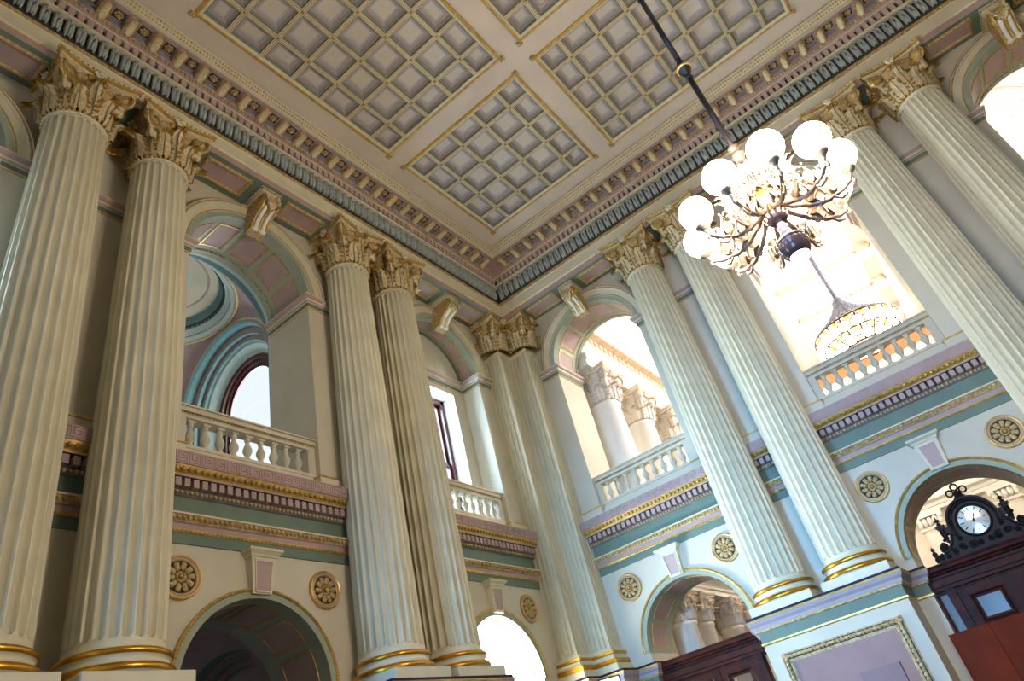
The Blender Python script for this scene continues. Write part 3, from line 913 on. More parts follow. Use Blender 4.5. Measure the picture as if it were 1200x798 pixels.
pil = thing('corner_pilaster', 'stepped fluted pilaster pair filling the far corner of the hall', 'pilaster', CM @ T(0, 0, PB))
b = MB(); pts = []; fl_ = []
for i in range(4):
    fp = fluted_face(base_path[i], base_path[i + 1])
    pts += [(p.x, p.y) for p in fp]
mm = []
for i in range(len(pts) - 1):
    z0, z1 = 0.36, 6.20
    inside = (i % 30) % 7 != 0
    b.quad((*pts[i], z0), (*pts[i + 1], z0), (*pts[i + 1], z1), (*pts[i], z1), 1 if inside else 0)
obj('shaft', b.mesh('shaft', [stone, flute]), pil)
b = MB()
b.sweep(base_path, [(0.09, -0.02), (0.09, 0.11), (0.075, 0.115), (0.085, 0.145), (0.075, 0.19), (0.05, 0.195), (0.03, 0.225), (0.04, 0.258), (0.06, 0.27), (0.055, 0.305), (0.03, 0.315), (0.02, 0.34), (0.0, 0.37), (-0.03, 0.372)],
        [0, 0, 1, 1, 0, 0, 0, 1, 1, 0, 0, 0, 0])
obj('pilaster_base', b.mesh('pilaster_base', [cream, richgold]), pil, label='base with two gilded bands')
b = MB(); b.sweep(base_path, [(-0.03, 6.17), (0.012, 6.19), (0.015, 6.22), (0.03, 6.23), (0.03, 6.255), (0.0, 6.265), (-0.06, 6.266)], [0, 0, 1, 1, 1, 0])
obj('astragal', b.mesh('astragal', [stone, gold]), pil)
for a, bb in ((0.175, 0.615), (0.615, 0.175)): put_capital(pil, T(a, -bb, 6.265) @ SC(0.97, 0.97, 1))
cped = thing('corner_pedestal', 'stepped pedestal with gilt edged molding under the corner pilaster', 'pedestal', CM)
cpath = ppl([(-TH, A_), (0, A_), (0, 0.90), (0.50, 0.90), (0.50, 0.50), (0.90, 0.50), (0.90, 0), (A_, 0), (A_, TH)])
cpath = [(-TH, -A_), (0, -A_), (0, -0.90), (0.50, -0.90), (0.50, -0.50), (0.90, -0.50), (0.90, 0.0), (A_, 0.0), (A_, TH)]
cpath = cpath
b = MB(); b.sweep(cpath[::-1], [(o, z) for o, z in CAPP], CAPM)
obj('cornice_molding', b.mesh('cornice_molding', CAPMATS), cped)
b = MB(); b.box(0, 0.50, -0.90, 0, FLOOR, 1.43); b.box(0.50, 0.90, -0.50, 0, FLOOR, 1.43); obj('die', b.mesh('die', plaster), cped)
b = MB(); b.sweep(cpath[1:-1][::-1], [(0.10, FLOOR), (0.10, FLOOR + 0.25), (0.05, FLOOR + 0.36), (0, FLOOR + 0.4)], 0); obj('base_molding', b.mesh('base_molding', cream), cped)

# ------------------------------------------------------------------ consoles, keystones, roundels, balustrades
fc = [(0.47, -0.12), (0.50, -0.16), (0.515, -0.21), (0.50, -0.27), (0.45, -0.33), (0.37, -0.375), (0.28, -0.42), (0.215, -0.475), (0.185, -0.53), (0.165, -0.57), (0.13, -0.60), (0.0, -0.61)]
b = MB(); w_ = 0.13
for i in range(len(fc) - 1):
    b.quad((-w_, fc[i][0], fc[i][1]), (w_, fc[i][0], fc[i][1]), (w_, fc[i + 1][0], fc[i + 1][1]), (-w_, fc[i + 1][0], fc[i + 1][1]), 0)
for sx in (-w_, w_):
    for i in range(len(fc) - 1): b.quad((sx, 0, fc[i][1]), (sx, fc[i][0], fc[i][1]), (sx, fc[i + 1][0], fc[i + 1][1]), (sx, 0, fc[i + 1][1]), 0)
CBODY = b.mesh('console_body', [creamg])
b = MB(); b.box(-0.17, 0.17, 0, 0.50, -0.055, -0.002, 0); b.box(-0.155, 0.155, 0, 0.485, -0.12, -0.055, 0)
for k in range(9):
    b.ball((-0.16 + 0.04 * k, 0.505, -0.05), 0.017, 5, 4, 1)
    for sx in (-0.172, 0.172): b.ball((sx, 0.03 + 0.057 * k, -0.05), 0.017, 5, 4, 1)
CABA = b.mesh('console_abacus', [cream, dgold])
b = MB()
for sx in (-0.118, 0.0, 0.118): b.tube([(sx, y + 0.008, z) for y, z in fc[3:-1]], 0.017, 6, 0)
for sx in (-0.132, 0.132):
    M = T(sx, 0.37, -0.24); sg = 1 if sx > 0 else -1
    spiral(b, M @ RZ(PI / 2), 0.125, 0.02, 2.2, 0.012, 0, a0=0)
    spiral(b, T(sx, 0.12, -0.535) @ RZ(PI / 2), 0.055, 0.01, 1.5, 0.01, 0, n=18)
CRIB = b.mesh('gilt_ribs', gold)
b = MB()
for sx in (-0.06, 0.06):
    b.tube([(sx, y + 0.004, z) for y, z in fc[4:-2]], 0.036, 6, 0)
for sx in (-0.062, 0.062): b.lathe([(0.0, -0.055), (0.034, -0.05), (0.034, 0.05), (0.0, 0.055)], 10, 0) if False else b.ball((sx, 0.16, -0.585), (0.058, 0.04, 0.04), 8, 6, 0)
CCH = b.mesh('channels', white)
CLF = leaf_mb(0.26, 0.24, 0.0, 0.05); CLFM = CLF.mesh('acanthus_leaf', [gilt, gold])
CONS = [(LEFT, P, 'gilded scroll bracket over the leftmost niche arch'), (LEFT, 0, 'gilded scroll bracket over the arch of the domed bay'), (LEFT, -P, 'gilded scroll bracket over the sash window niche'), (RIGHT, P, 'gilded scroll bracket over the arch right of the far corner'),
        (RIGHT, 0, 'gilded scroll bracket hidden behind the chandelier globes'), (RIGHT, -P, 'gilded scroll bracket over the upper right arch')]
for F, c, lab in CONS:
    if F is LEFT and c == P: continue
    t = thing('console_bracket', lab, 'bracket', F @ T(c, 0, 8.45), 'scroll brackets under the cornice')
    obj('console_body', CBODY, t); obj('console_abacus', CABA, t); obj('gilt_ribs', CRIB, t, label='gilded ribs and spirals'); obj('channels', CCH, t, label='white fluting')
    obj('acanthus_leaf', CLFM, t, T(0, 0.49, -0.10) @ RX(PI + 0.25) @ T(0, 0, 0.0))

b = MB()
zt, zb = -0.05, -0.47
v = [(-0.16, 0, zt), (0.16, 0, zt), (0.115, 0, zb), (-0.115, 0, zb), (-0.16, 0.12, zt), (0.16, 0.12, zt), (0.115, 0.075, zb), (-0.115, 0.075, zb)]
b.add(v, [(4, 5, 6, 7), (0, 4, 7, 3), (1, 2, 6, 5), (3, 7, 6, 2), (0, 1, 5, 4)], 0)
KB = b.mesh('keystone_block', cream)
b = MB(); b.sweep([(-0.16, 0), (-0.16, 0.12), (0.16, 0.12), (0.16, 0)], [(0.0, -0.09), (0.012, -0.085), (0.018, -0.06), (0.045, -0.035), (0.055, -0.03), (0.055, 0.0), (-0.05, 0.0)], 0); b.box(-0.16, 0.16, 0, 0.12, -0.06, 0)
KC = b.mesh('keystone_cap', [cream])
b = MB()


def kpt(f, s, lift): # f across -1..1, s down 0..1
    z = zt + (zb - zt) * s; w = 0.16 + (0.115 - 0.16) * s; return (f * w, 0.12 + (0.075 - 0.12) * s + lift, z)


for f0, f1, s0, s1, l0, m_ in ((-0.7, 0.7, 0.2, 0.92, 0.002, 0), (-0.78, -0.68, 0.16, 0.96, 0.012, 1), (0.68, 0.78, 0.16, 0.96, 0.012, 1), (-0.78, 0.78, 0.15, 0.2, 0.012, 1), (-0.78, 0.78, 0.92, 0.97, 0.012, 1)):
    A = [kpt(f0, s0, l0), kpt(f1, s0, l0), kpt(f1, s1, l0), kpt(f0, s1, l0)]; B = [(p[0], p[1] - 0.012, p[2]) for p in A]
    b.add(A + B, [(0, 1, 2, 3), (0, 1, 5, 4), (1, 2, 6, 5), (2, 3, 7, 6), (3, 0, 4, 7)], m_)
KP = b.mesh('keystone_panel', [mauve, cream])
for F, c, lab in ((LEFT, 0, 'tapered keystone over the dark lower arch'), (LEFT, -P, 'tapered keystone over the bright white lower arch'), (RIGHT, P, 'tapered keystone over the lower arch with cream columns beyond'), (RIGHT, 0, 'tapered keystone over the clock arch')):
    t = thing('keystone', lab + ', mauve sunk panel', 'keystone', F @ T(c, 0, 2.955), 'keystones of the lower arches', KB)
    obj('keystone_cap', KC, t); obj('keystone_panel', KP, t)

b = MB()


def lathe_y(b, prof, n, m, sm=True):
    st = len(b.v); b.lathe([(r, y) for r, y in prof], n, m, sm=sm); b.xf(RX(-PI / 2), st)


lathe_y(b, [(0.225, 0.0), (0.225, 0.03), (0.215, 0.04), (0.205, 0.04), (0.198, 0.03), (0.185, 0.022), (0.178, 0.03), (0.168, 0.032), (0.16, 0.02), (0.155, 0.006), (0.0, 0.004)], 36, [0, 0, 0, 0, 2, 2, 1, 1, 3, 3])
RIM = b.mesh('roundel_rim', [gold, dgold, mauve, dark])
b = MB()
b.ball((0.105, 0.018, 0), (0.05, 0.028, 0.029), 8, 6, 0)
b.ball((0.13, 0.022, 0.014), (0.02, 0.018, 0.016), 6, 4, 0); b.ball((0.13, 0.022, -0.014), (0.02, 0.018, 0.016), 6, 4, 0)
PET = b.mesh('petal', [creamg])
b = MB(); lathe_y(b, [(0.054, 0.0), (0.055, 0.03), (0.048, 0.036), (0.04, 0.03), (0.025, 0.022)], 20, [0, 0, 0, 1]); b.ball((0, 0.03, 0), 0.02, 8, 6, 2)
BOSS = b.mesh('boss', [creamg, dgold, gold])
RL = [(LEFT, 0.895, 'round rosette left of the dark lower arch keystone'), (LEFT, -0.895, 'round rosette right of the dark lower arch keystone'),
      (LEFT, -P + 0.895, 'round rosette half hidden by a column, left of the bright white arch'), (LEFT, -P - 0.895, 'round rosette between the bright white arch and the corner pilaster'),
      (RIGHT, P + 0.895, 'round rosette between the corner pilaster and the keystone'), (RIGHT, P - 0.895, 'round rosette between the keystone and a column base, centre of photo'),
      (RIGHT, 0.895, 'round rosette left of the clock arch keystone'), (RIGHT, -0.895, 'round rosette right of the clock arch keystone, at the right edge')]
for F, x, lab in RL:
    t = thing('roundel', lab + ', gilt rim', 'rosette', F @ T(x, 0.0, 2.61), 'rosettes of the lower arcade', RIM)
    for k in range(10): obj('petal', PET, t, RY(2 * PI * k / 10 + 0.1))
    obj('boss', BOSS, t, label='gilded centre button')

b = MB()
b.box(-0.042, 0.042, -0.042, 0.042, 0.0, 0.03)
b.lathe([(0.036, 0.03), (0.04, 0.045), (0.03, 0.055), (0.026, 0.07), (0.04, 0.10), (0.056, 0.135), (0.058, 0.16), (0.05, 0.19), (0.036, 0.22), (0.027, 0.25), (0.026, 0.275), (0.038, 0.285), (0.038, 0.295), (0.028, 0.305), (0.04, 0.325)], 14)
b.box(-0.043, 0.043, -0.043, 0.043, 0.325, 0.35)
BAL = b.mesh('baluster', plaster)
b = MB(); b.box(-R2, R2, -0.26, -0.07, 4.0, 4.12); b.box(-R2, R2, -0.255, -0.078, 4.12, 4.155); b.box(-R2, R2, -0.077, -0.068, 4.10, 4.112, 1)
BBASE = b.mesh('rail_base', [plaster, dgold])
b = MB(); b.box(-R2, R2, -0.25, -0.085, 4.505, 4.55); b.box(-R2, R2, -0.27, -0.06, 4.575, 4.665); b.box(-R2, R2, -0.285, -0.045, 4.635, 4.66); b.box(-R2, R2, -0.258, -0.075, 4.545, 4.58)
for k in range(64): b.ball((-R2 + 0.03 * (k + 0.5), -0.066, 4.563), (0.013, 0.014, 0.016), 5, 4, 1)
b.box(-R2, R2, -0.046, -0.04, 4.628, 4.636, 1)
BRAIL = b.mesh('handrail', [plaster, dgold])
b = MB(); b.box(0, 0.115, -0.25, -0.085, 4.12, 4.51); b.box(0.01, 0.105, -0.087, -0.079, 4.16, 4.49); BPOST = b.mesh('end_post', plaster)
for F, c, lab in ((LEFT, 0, 'balustrade in front of the domed bay, dark behind'), (LEFT, -P, 'balustrade below the sash window, bright behind'), (RIGHT, P, 'balustrade in the arch right of the far corner'), (RIGHT, 0, 'balustrade below the distant crystal chandelier')):
    t = thing('balustrade', 'cream ' + lab, 'balustrade', F @ T(c, 0, 0), 'balcony balustrades', BBASE)
    obj('handrail', BRAIL, t)
    obj('end_post', BPOST, t, T(-R2)); obj('end_post', BPOST, t, T(R2 - 0.115))
    for k in range(9): obj('baluster', BAL, t, T(-0.752 + 0.188 * k, -0.167, 4.155))

# ------------------------------------------------------------------ doors under the two right arches, clock, boards
UP = T(0, 0, -FLOOR)


def door(nm, M, pane):
    d = struct(nm, None, M)
    b = MB(); hw = 0.885
    b.sweep([(-0.90, -0.1), (-0.90, 0.02), (0.90, 0.02), (0.90, -0.1)], [(0, 1.09), (0.02, 1.10), (0.02, 1.14), (0.03, 1.15), (0.03, 1.235), (0.05, 1.24), (0.05, 1.275), (0.08, 1.285), (0.09, 1.31), (0.12, 1.33), (0.125, 1.36), (0.135, 1.385), (0.13, 1.40), (-0.1, 1.402)], 0)
    obj('door_cornice', b.mesh('door_cornice', wood), d, UP)
    b = MB()
    for k in range(44): b.box(-0.89 + 0.0405 * k, -0.89 + 0.0405 * k + 0.02, 0.06, 0.085, 1.243, 1.272)
    obj('dentil_course', b.mesh('dentil_course', wood), d, UP, 'stuff')
    b = MB()
    b.box(-hw, hw, -0.06, 0.0, 1.07, 1.12); b.box(-0.02, 0.02, -0.06, 0.012, FLOOR, 1.08); b.box(-hw, hw, -0.075, -0.068, FLOOR, -0.0)
    for x in (-0.69, 0.69): b.box(x - 0.07, x + 0.07, -0.066, -0.046, FLOOR, 1.1)
    for x in (-0.87, 0.87): b.box(x - 0.015, x + 0.015, -0.06, 0.02, FLOOR, 1.1)
    for x in (-0.69, 0.69): b.box(x - 0.05, x + 0.05, -0.06, 0.035, FLOOR, 1.1); b.box(x - 0.06, x + 0.06, -0.06, 0.05, 1.02, 1.06)
    obj('door_frame', b.mesh('door_frame', wood), d, UP)
    for sx in (-1, 1):
        b = MB(); x0, x1 = (0.74, 0.865) if sx > 0 else (-0.865, -0.74)
        b.box(x0, x1, -0.05, -0.02, FLOOR, 0.0); b.box(x0, x1, -0.05, -0.02, 1.05, 1.09)
        for xx in (x0, x1 - 0.012): b.box(xx, xx + 0.012, -0.05, -0.01, 0.0, 1.06)
        sl = obj('sidelight', b.mesh('sidelight', wood), d, UP)
        b = MB(); b.box(x0 + 0.012, x1 - 0.012, -0.04, -0.032, 0.0, 1.05); obj('pane', b.mesh('pane', pane), sl)
        b = MB(); x0, x1 = (0.01, 0.635) if sx > 0 else (-0.635, -0.01); c = (x0 + x1) / 2
        b.box(x0, x0 + 0.1, -0.045, 0, FLOOR, 1.065); b.box(x1 - 0.1, x1, -0.045, 0, FLOOR, 1.065)
        for z0, z1 in ((0.98, 1.065), (0.5, 0.60), (-0.3, -0.2), (FLOOR, FLOOR + 0.2)): b.box(x0 + 0.1, x1 - 0.1, -0.045, 0, z0, z1)
        for z0, z1 in ((0.60, 0.98), (-0.2, 0.5), (FLOOR + 0.2, -0.3)):
            b.sweep([(x0 + 0.1, z0), (x1 - 0.1, z0), (x1 - 0.1, z1), (x0 + 0.1, z1)], [(0, 0.0), (0.0, 0.012), (0.02, 0.014), (0.035, -0.004), (0.05, -0.012), (0.05, -0.03)], 0, closed=True) if False else None
            for q in range(4):
                A = [(x0 + 0.1, z0), (x1 - 0.1, z0), (x1 - 0.1, z1), (x0 + 0.1, z1)]; cx, cz = c, (z0 + z1) / 2
                pr = [(0, 0.012), (0.02, 0.016), (0.045, -0.01), (0.07, -0.015), (0.072, -0.035)]
                def ins(p, o): return (p[0] + (o if p[0] < cx else -o), p[1] + (o if p[1] < cz else -o))
                for (o0, y0), (o1, y1) in zip(pr[:-1], pr[1:]):
                    p, r_ = A[q], A[(q + 1) % 4]; a1, a2, b1, b2 = ins(p, o0), ins(r_, o0), ins(p, o1), ins(r_, o1)
                    b.quad((a1[0], y0, a1[1]), (a2[0], y0, a2[1]), (b2[0], y1, b2[1]), (b1[0], y1, b1[1]))
            if z0 != 0.60: b.box(x0 + 0.17, x1 - 0.17, -0.04, -0.02, z0 + 0.07, z1 - 0.07)
        lf = obj('door_leaf', b.mesh('door_leaf', wood), d, UP)
        b = MB(); b.box(x0 + 0.17, x1 - 0.17, -0.032, -0.025, 0.67, 0.91); obj('pane', b.mesh('pane', pane), lf)
    return d


door('door_1', RIGHT @ T(P, -0.19, FLOOR), pane_m)
door('door_2', RIGHT @ T(0, -0.19, FLOOR), greyglass)

clk = thing('clock', 'ornate black carved clock with silvery round dial on top of the dark door', 'clock', RIGHT @ T(0, -0.16, 1.402))
half = [(0.635, 0.0), (0.64, 0.05), (0.60, 0.085), (0.54, 0.10), (0.47, 0.11), (0.42, 0.15), (0.37, 0.205), (0.33, 0.27), (0.305, 0.33)]
half += [(0.30 * math.cos(a), 0.365 + 0.30 * math.sin(a)) for a in [0.0 + (PI / 2) * i / 12 for i in range(13)]]
out = half + [(-x, z) for x, z in half[::-1][1:]]
b = MB(); n = len(out)
cv = (0, -0.03, 0.25)
b.add([(x, -0.03, z) for x, z in out] + [(x, 0.03, z) for x, z in out] + [(0, 0.03, 0.2), (0, -0.03, 0.2)], [(i, (i + 1) % n, n + (i + 1) % n, n + i) for i in range(n)] + [(n + i, n + (i + 1) % n, 2 * n) for i in range(n)] + [(i, (i + 1) % n, 2 * n + 1) for i in range(n)], 0)
obj('back_board', b.mesh('back_board', carved), clk)
b = MB(); b.arc(0, 0.365, [(0.25, 0.03), (0.255, 0.06), (0.275, 0.065), (0.285, 0.09), (0.315, 0.095), (0.32, 0.0)], -0.35, PI + 0.35, 36); b.tube([(0.262 * math.cos(a), 0.06, 0.365 + 0.262 * math.sin(a)) for a in [PI * i / 20 for i in range(21)]], 0.012, 5)
obj('hood', b.mesh('hood', carved), clk)
b = MB(); lathe_y(b, [(0.18, 0.035), (0.182, 0.06), (0.195, 0.065), (0.21, 0.05), (0.215, 0.03)], 36, 0); obj('bezel', b.mesh('bezel', carved), clk, T(0, 0, 0.365))
b = MB(); lathe_y(b, [(0.183, 0.04), (0.12, 0.046), (0.06, 0.05), (0.0001, 0.052)], 36, 0); dl = obj('dial', b.mesh('dial', dial_m), clk, T(0, 0, 0.365), label='silvery domed dial with black marks')
b = MB(); b.box(-0.006, 0.006, 0.049, 0.053, 0.118, 0.168); HM = b.mesh('hour_mark', black)
for k in range(12): obj('hour_mark', HM, dl, RY(2 * PI * k / 12))
b = MB(); b.add([(-0.008, 0.058, -0.03), (0.008, 0.058, -0.03), (0.011, 0.058, 0.07), (0.0, 0.058, 0.105), (-0.011, 0.058, 0.07)], [(0, 1, 2, 3, 4)], 0); b.box(-0.005, 0.005, 0.055, 0.06, -0.03, 0.08); b.ball((0, 0.056, 0), 0.014, 8, 5)
obj('hour_hand', b.mesh('hour_hand', black), dl, RY(math.radians(-28.5)))
b = MB(); b.box(-0.004, 0.004, 0.062, 0.066, -0.035, 0.15); obj('minute_hand', b.mesh('minute_hand', black), dl, RY(math.radians(18)))
for sx in (-1, 1):
    b = MB(); x = sx * 0.405
    b.box(x - 0.06, x + 0.06, -0.03, 0.06, 0.415, 0.44); b.box(x - 0.045, x + 0.045, -0.03, 0.045, 0.39, 0.415)
    b.lathe([(0.035, 0.39), (0.042, 0.34), (0.032, 0.30), (0.036, 0.27), (0.02, 0.24), (0.026, 0.225), (0.0, 0.20)], 10, 0, c=(x, 0.0, 0)); b.box(min(sx * 0.29, x), max(sx * 0.29, x), -0.02, 0.02, 0.30, 0.40)
    for q in range(4): b.ball((x + 0.035 * math.cos(q * 1.6), 0.03, 0.25 + 0.03 * q), 0.022, 6, 4)
    br = obj('bracket', b.mesh('bracket', carved), clk)
    b = MB(); b.lathe([(0.012, 0.44), (0.034, 0.46), (0.02, 0.475), (0.012, 0.485), (0.03, 0.505), (0.032, 0.515), (0.01, 0.535), (0.006, 0.56), (0.0, 0.58)], 10, 0, c=(x, 0.01, 0)); obj('finial', b.mesh('finial', carved), br)
    b = MB(); spiral(b, T(sx * 0.49, 0.03, 0.17), 0.06, 0.012, 1.8, 0.012, 0, sgn=sx, a0=PI / 2)
    b.lathe([(0.0, -0.03), (0.058, -0.03), (0.06, 0.02), (0.0, 0.03)], 16, 0) if False else None
    lathe_st = len(b.v); b.lathe([(0.0, -0.03), (0.056, -0.028), (0.056, 0.022), (0.0, 0.024)], 16, 0); b.xf(T(sx * 0.49, 0, 0.17) @ RX(-PI / 2), lathe_st)
    b.tube([(sx * 0.54, 0.03, 0.14), (sx * 0.50, 0.035, 0.10), (sx * 0.43, 0.035, 0.13), (sx * 0.37, 0.035, 0.20), (sx * 0.325, 0.035, 0.30)], [0.012, 0.02, 0.022, 0.022, 0.02], 6)
    b.tube([(sx * 0.64, 0.03, 0.04), (sx * 0.60, 0.035, 0.09), (sx * 0.54, 0.035, 0.10)], 0.018, 6)
    obj('scroll', b.mesh('scroll', carved), clk)
    b = MB(); b.lathe([(0.03, 0.02), (0.034, 0.07), (0.02, 0.09), (0.035, 0.12), (0.03, 0.15), (0.012, 0.165), (0.028, 0.185), (0.02, 0.205), (0.006, 0.22), (0.0, 0.245)], 10, 0, c=(sx * 0.635, 0, 0)); obj('finial', b.mesh('finial', carved), clk)
    b = MB()
    random.seed(3)
    for (x, z, r, tn) in ((0.16, 0.10, 0.06, 1.6), (0.28, 0.12, 0.05, 1.5), (0.38, 0.09, 0.045, 1.4), (0.26, 0.22, 0.035, 1.2), (0.07, 0.09, 0.04, 1.3), (0.48, 0.05, 0.035, 1.2), (0.57, 0.05, 0.03, 1.2)):
        spiral(b, T(sx * x, 0.035, z), r, r * 0.25, tn, 0.011, 0, n=20, sgn=sx, a0=1.0 + x * 9)
        b.ball((sx * x, 0.04, z), (r * 0.4, 0.02, r * 0.4), 6, 4)
    obj('carving', b.mesh('carving', carved), clk)
b = MB()
b.lathe([(0.075, 0.665), (0.075, 0.70), (0.055, 0.71), (0.05, 0.75), (0.06, 0.76), (0.02, 0.78)], 10)
for x, z in ((-0.085, 0.775), (0.085, 0.775), (0.0, 0.835)): b.tube([(x + 0.042 * math.cos(2 * PI * i / 14), 0.0, z + 0.042 * math.sin(2 * PI * i / 14)) for i in range(14)], 0.013, 6, closed=True)
b.ball((0, 0, 0.885), 0.016, 6, 5)
obj('crest', b.mesh('crest', carved), clk)

b = MB(); b.box(0.0, 0.48, 0, 0.03, 0, 2.19); b.box(0.003, 0.477, 0.03, 0.032, 0.003, 2.187); BRD = b.mesh('wooden_board', board)
for x, lab in ((0.485, 'red-brown plain board beside the clock door jamb, at left'), (0.0, 'red-brown plain board before the middle of the clock door, at the right edge')):
    thing('wooden_board', lab, 'board', RIGHT @ T(x, 0.012, FLOOR), 'boards before the clock door', BRD)
thing('wooden_board', 'red-brown plain board before the far half of the clock door', 'board', RIGHT @ T(-0.485, 0.012, FLOOR), 'boards before the clock door', BRD)
b = MB(); b.box(-0.24, 0.24, -0.004, 0.004, 0, 2.04)
ac = thing('acrylic_panel', 'clear acrylic sheet standing before the mauve pedestal panel', 'panel', T(-1.88, 9.95, FLOOR), None, b.mesh('acrylic_panel', acryl))
b = MB(); b.box(0.234, 0.246, -0.008, 0.008, 0, 2.04); obj('edge_strip', b.mesh('edge_strip', black), ac, label='dark right edge')
b = MB(); b.box(-0.3, 0.3, -0.18, 0.18, -0.0, 0.03); b.box(-0.24, 0.24, -0.02, 0.02, 0.02, 0.05); obj('foot', b.mesh('foot', black), ac)
dsp = thing('display_screen', 'lit display screen on a black stand, its corner showing at the bottom edge', 'screen', T(-4.42, 8.0, FLOOR) @ RZ(0.5))
b = MB(); b.box(-0.13, 0.13, -0.02, 0.03, 2.2, 2.66); obj('screen_case', b.mesh('screen_case', black), dsp)
b = MB(); b.box(-0.115, 0.115, -0.024, -0.019, 2.22, 2.645); obj('screen', b.mesh('screen', screen_m), dsp)
b = MB(); b.box(-0.03, 0.03, 0.0, 0.04, 0.02, 2.25); b.box(-0.3, 0.3, -0.2, 0.2, 0, 0.03); obj('stand', b.mesh('stand', black), dsp)

# ------------------------------------------------------------------ great chandelier
ch = thing('chandelier', 'brass chandelier with ten lit white globes hanging before the right wall', 'chandelier', T(-0.10, 4.62, 2.62))
oz = T(0, 0, -2.62)
b = MB(); b.lathe([(0.0, 9.97), (0.16, 9.97), (0.15, 9.93), (0.06, 9.9), (0.04, 9.82), (0.024, 9.8)], 16); obj('canopy', b.mesh('canopy', bronze), ch, oz)
b = MB()
for z0, z1 in ((6.42, 9.82), (5.13, 6.32), (3.93, 4.98)): b.lathe([(0.0, z0), (0.025, z0), (0.025, z1), (0.0, z1)], 12)
obj('rod', b.mesh('rod', bronze), ch, oz)
for z in (5.05, 6.37):
    b = MB(); b.lathe([(0.025, z - 0.13), (0.036, z - 0.12), (0.028, z - 0.10), (0.03, z - 0.08), (0.055, z - 0.02), (0.062, z + 0.0)], 16, 0)
    b.lathe([(0.062, z), (0.07, z + 0.012), (0.07, z + 0.022), (0.06, z + 0.032)], 16, 1)
    b.lathe([(0.06, z + 0.032), (0.05, z + 0.06), (0.03, z + 0.075), (0.036, z + 0.10), (0.036, z + 0.115), (0.025, z + 0.13)], 16, 0)
    obj('knop', b.mesh('knop', [bronze, gold]), ch, oz, label='dark knop with a gilt ring')
b = MB(); b.lathe([(0.025, 3.98), (0.045, 3.96), (0.03, 3.92), (0.04, 3.88), (0.06, 3.86), (0.035, 3.82), (0.05, 3.76), (0.085, 3.72), (0.095, 3.68), (0.06, 3.64), (0.05, 3.58)], 16, 0)
b.lathe([(0.05, 3.58), (0.075, 3.54), (0.085, 3.50), (0.07, 3.46), (0.065, 3.44), (0.085, 3.42), (0.10, 3.36), (0.095, 3.28), (0.07, 3.22), (0.055, 3.19)], 16, 1)
for k in range(10):
    a = 2 * PI * k / 10; b.ball((0.088 * math.cos(a), 0.088 * math.sin(a), 3.70), (0.02, 0.02, 0.03), 6, 4, 0); b.ball((0.10 * math.cos(a), 0.10 * math.sin(a), 3.33), (0.016, 0.016, 0.04), 6, 4, 1)
obj('stem', b.mesh('stem', [nickel, gold]), ch, oz, label='ornate gilt vase stem')
b = MB(); b.lathe([(0.05, 3.20), (0.085, 3.185), (0.095, 3.165), (0.085, 3.15), (0.088, 3.135), (0.07, 3.11), (0.045, 3.09), (0.0, 3.085)], 20); obj('dish', b.mesh('dish', dkmetal), ch, oz, label='dark ribbed dish')
b = MB(); b.lathe([(0.03, 3.10), (0.03, 3.07), (0.045, 3.05), (0.03, 3.03), (0.026, 3.01), (0.04, 2.995), (0.03, 2.98), (0.035, 2.965), (0.08, 2.945), (0.108, 2.915), (0.115, 2.905)], 20, 1)
b.lathe([(0.115, 2.905), (0.12, 2.895), (0.115, 2.885)], 20, 2); b.lathe([(0.115, 2.885), (0.116, 2.86), (0.105, 2.81), (0.08, 2.77), (0.072, 2.765)], 20, 0)
obj('bowl', b.mesh('bowl', [dkmetal, lilac, bronze]), ch, oz, label='grey bowl with a lit white underside')
b = MB(); b.lathe([(0.072, 2.765), (0.064, 2.74), (0.04, 2.722), (0.0, 2.715)], 16); obj('bulb', b.mesh('bulb', bulb_m), ch, oz)
b = MB()
pa = [(0.06, 3.27), (0.14, 3.17), (0.24, 3.09), (0.36, 3.05), (0.47, 3.06), (0.545, 3.10), (0.57, 3.155)]
b.tube([(r, 0, z) for r, z in pa], [0.026, 0.024, 0.02, 0.018, 0.017, 0.017, 0.016], 8, 0)
b.tube([(0.085, 0, 3.45), (0.16, 0, 3.50), (0.24, 0, 3.47), (0.28, 0, 3.38), (0.25, 0, 3.30), (0.20, 0, 3.32), (0.19, 0, 3.37), (0.22, 0, 3.40)], [0.018, 0.018, 0.016, 0.015, 0.014, 0.013, 0.012, 0.01], 6, 0)
b.tube([(0.30, 0, 3.07), (0.30, 0, 3.15), (0.35, 0, 3.19), (0.39, 0, 3.15), (0.37, 0, 3.11), (0.345, 0, 3.13)], [0.014, 0.014, 0.013, 0.012, 0.011, 0.009], 6, 0)
b.tube([(0.18, 0, 3.14), (0.16, 0, 3.22), (0.20, 0, 3.26), (0.25, 0, 3.22), (0.22, 0, 3.18)], [0.015, 0.014, 0.013, 0.011, 0.009], 6, 0)
b.tube([(0.40, 0, 3.05), (0.44, 0, 3.01), (0.49, 0, 3.02), (0.49, 0, 3.045)], [0.012, 0.012, 0.01, 0.008], 6, 0)
for (r, z, s_) in ((0.12, 3.40, 1), (0.24, 3.11, 1), (0.43, 3.08, -1), (0.2, 3.45, 1), (0.33, 3.06, -1)):
    for sy in (-1, 1):
        lf = leaf_mb(0.11, 0.06, 0.0, 0.02, rows=5, cols=2); b.merge(lf, T(r, sy * 0.008, z) @ RZ(-PI / 2 if sy > 0 else -PI / 2) @ RX(-0.5 * s_) @ RZ(sy * 0.7))
b.lathe([(0.0, 0.0), (0.012, 0.012), (0.018, 0.03), (0.01, 0.045), (0.016, 0.055)], 8, 0, c=(0.565, 0, 3.055))
ARM = b.mesh('arm', [nickel, nickel])
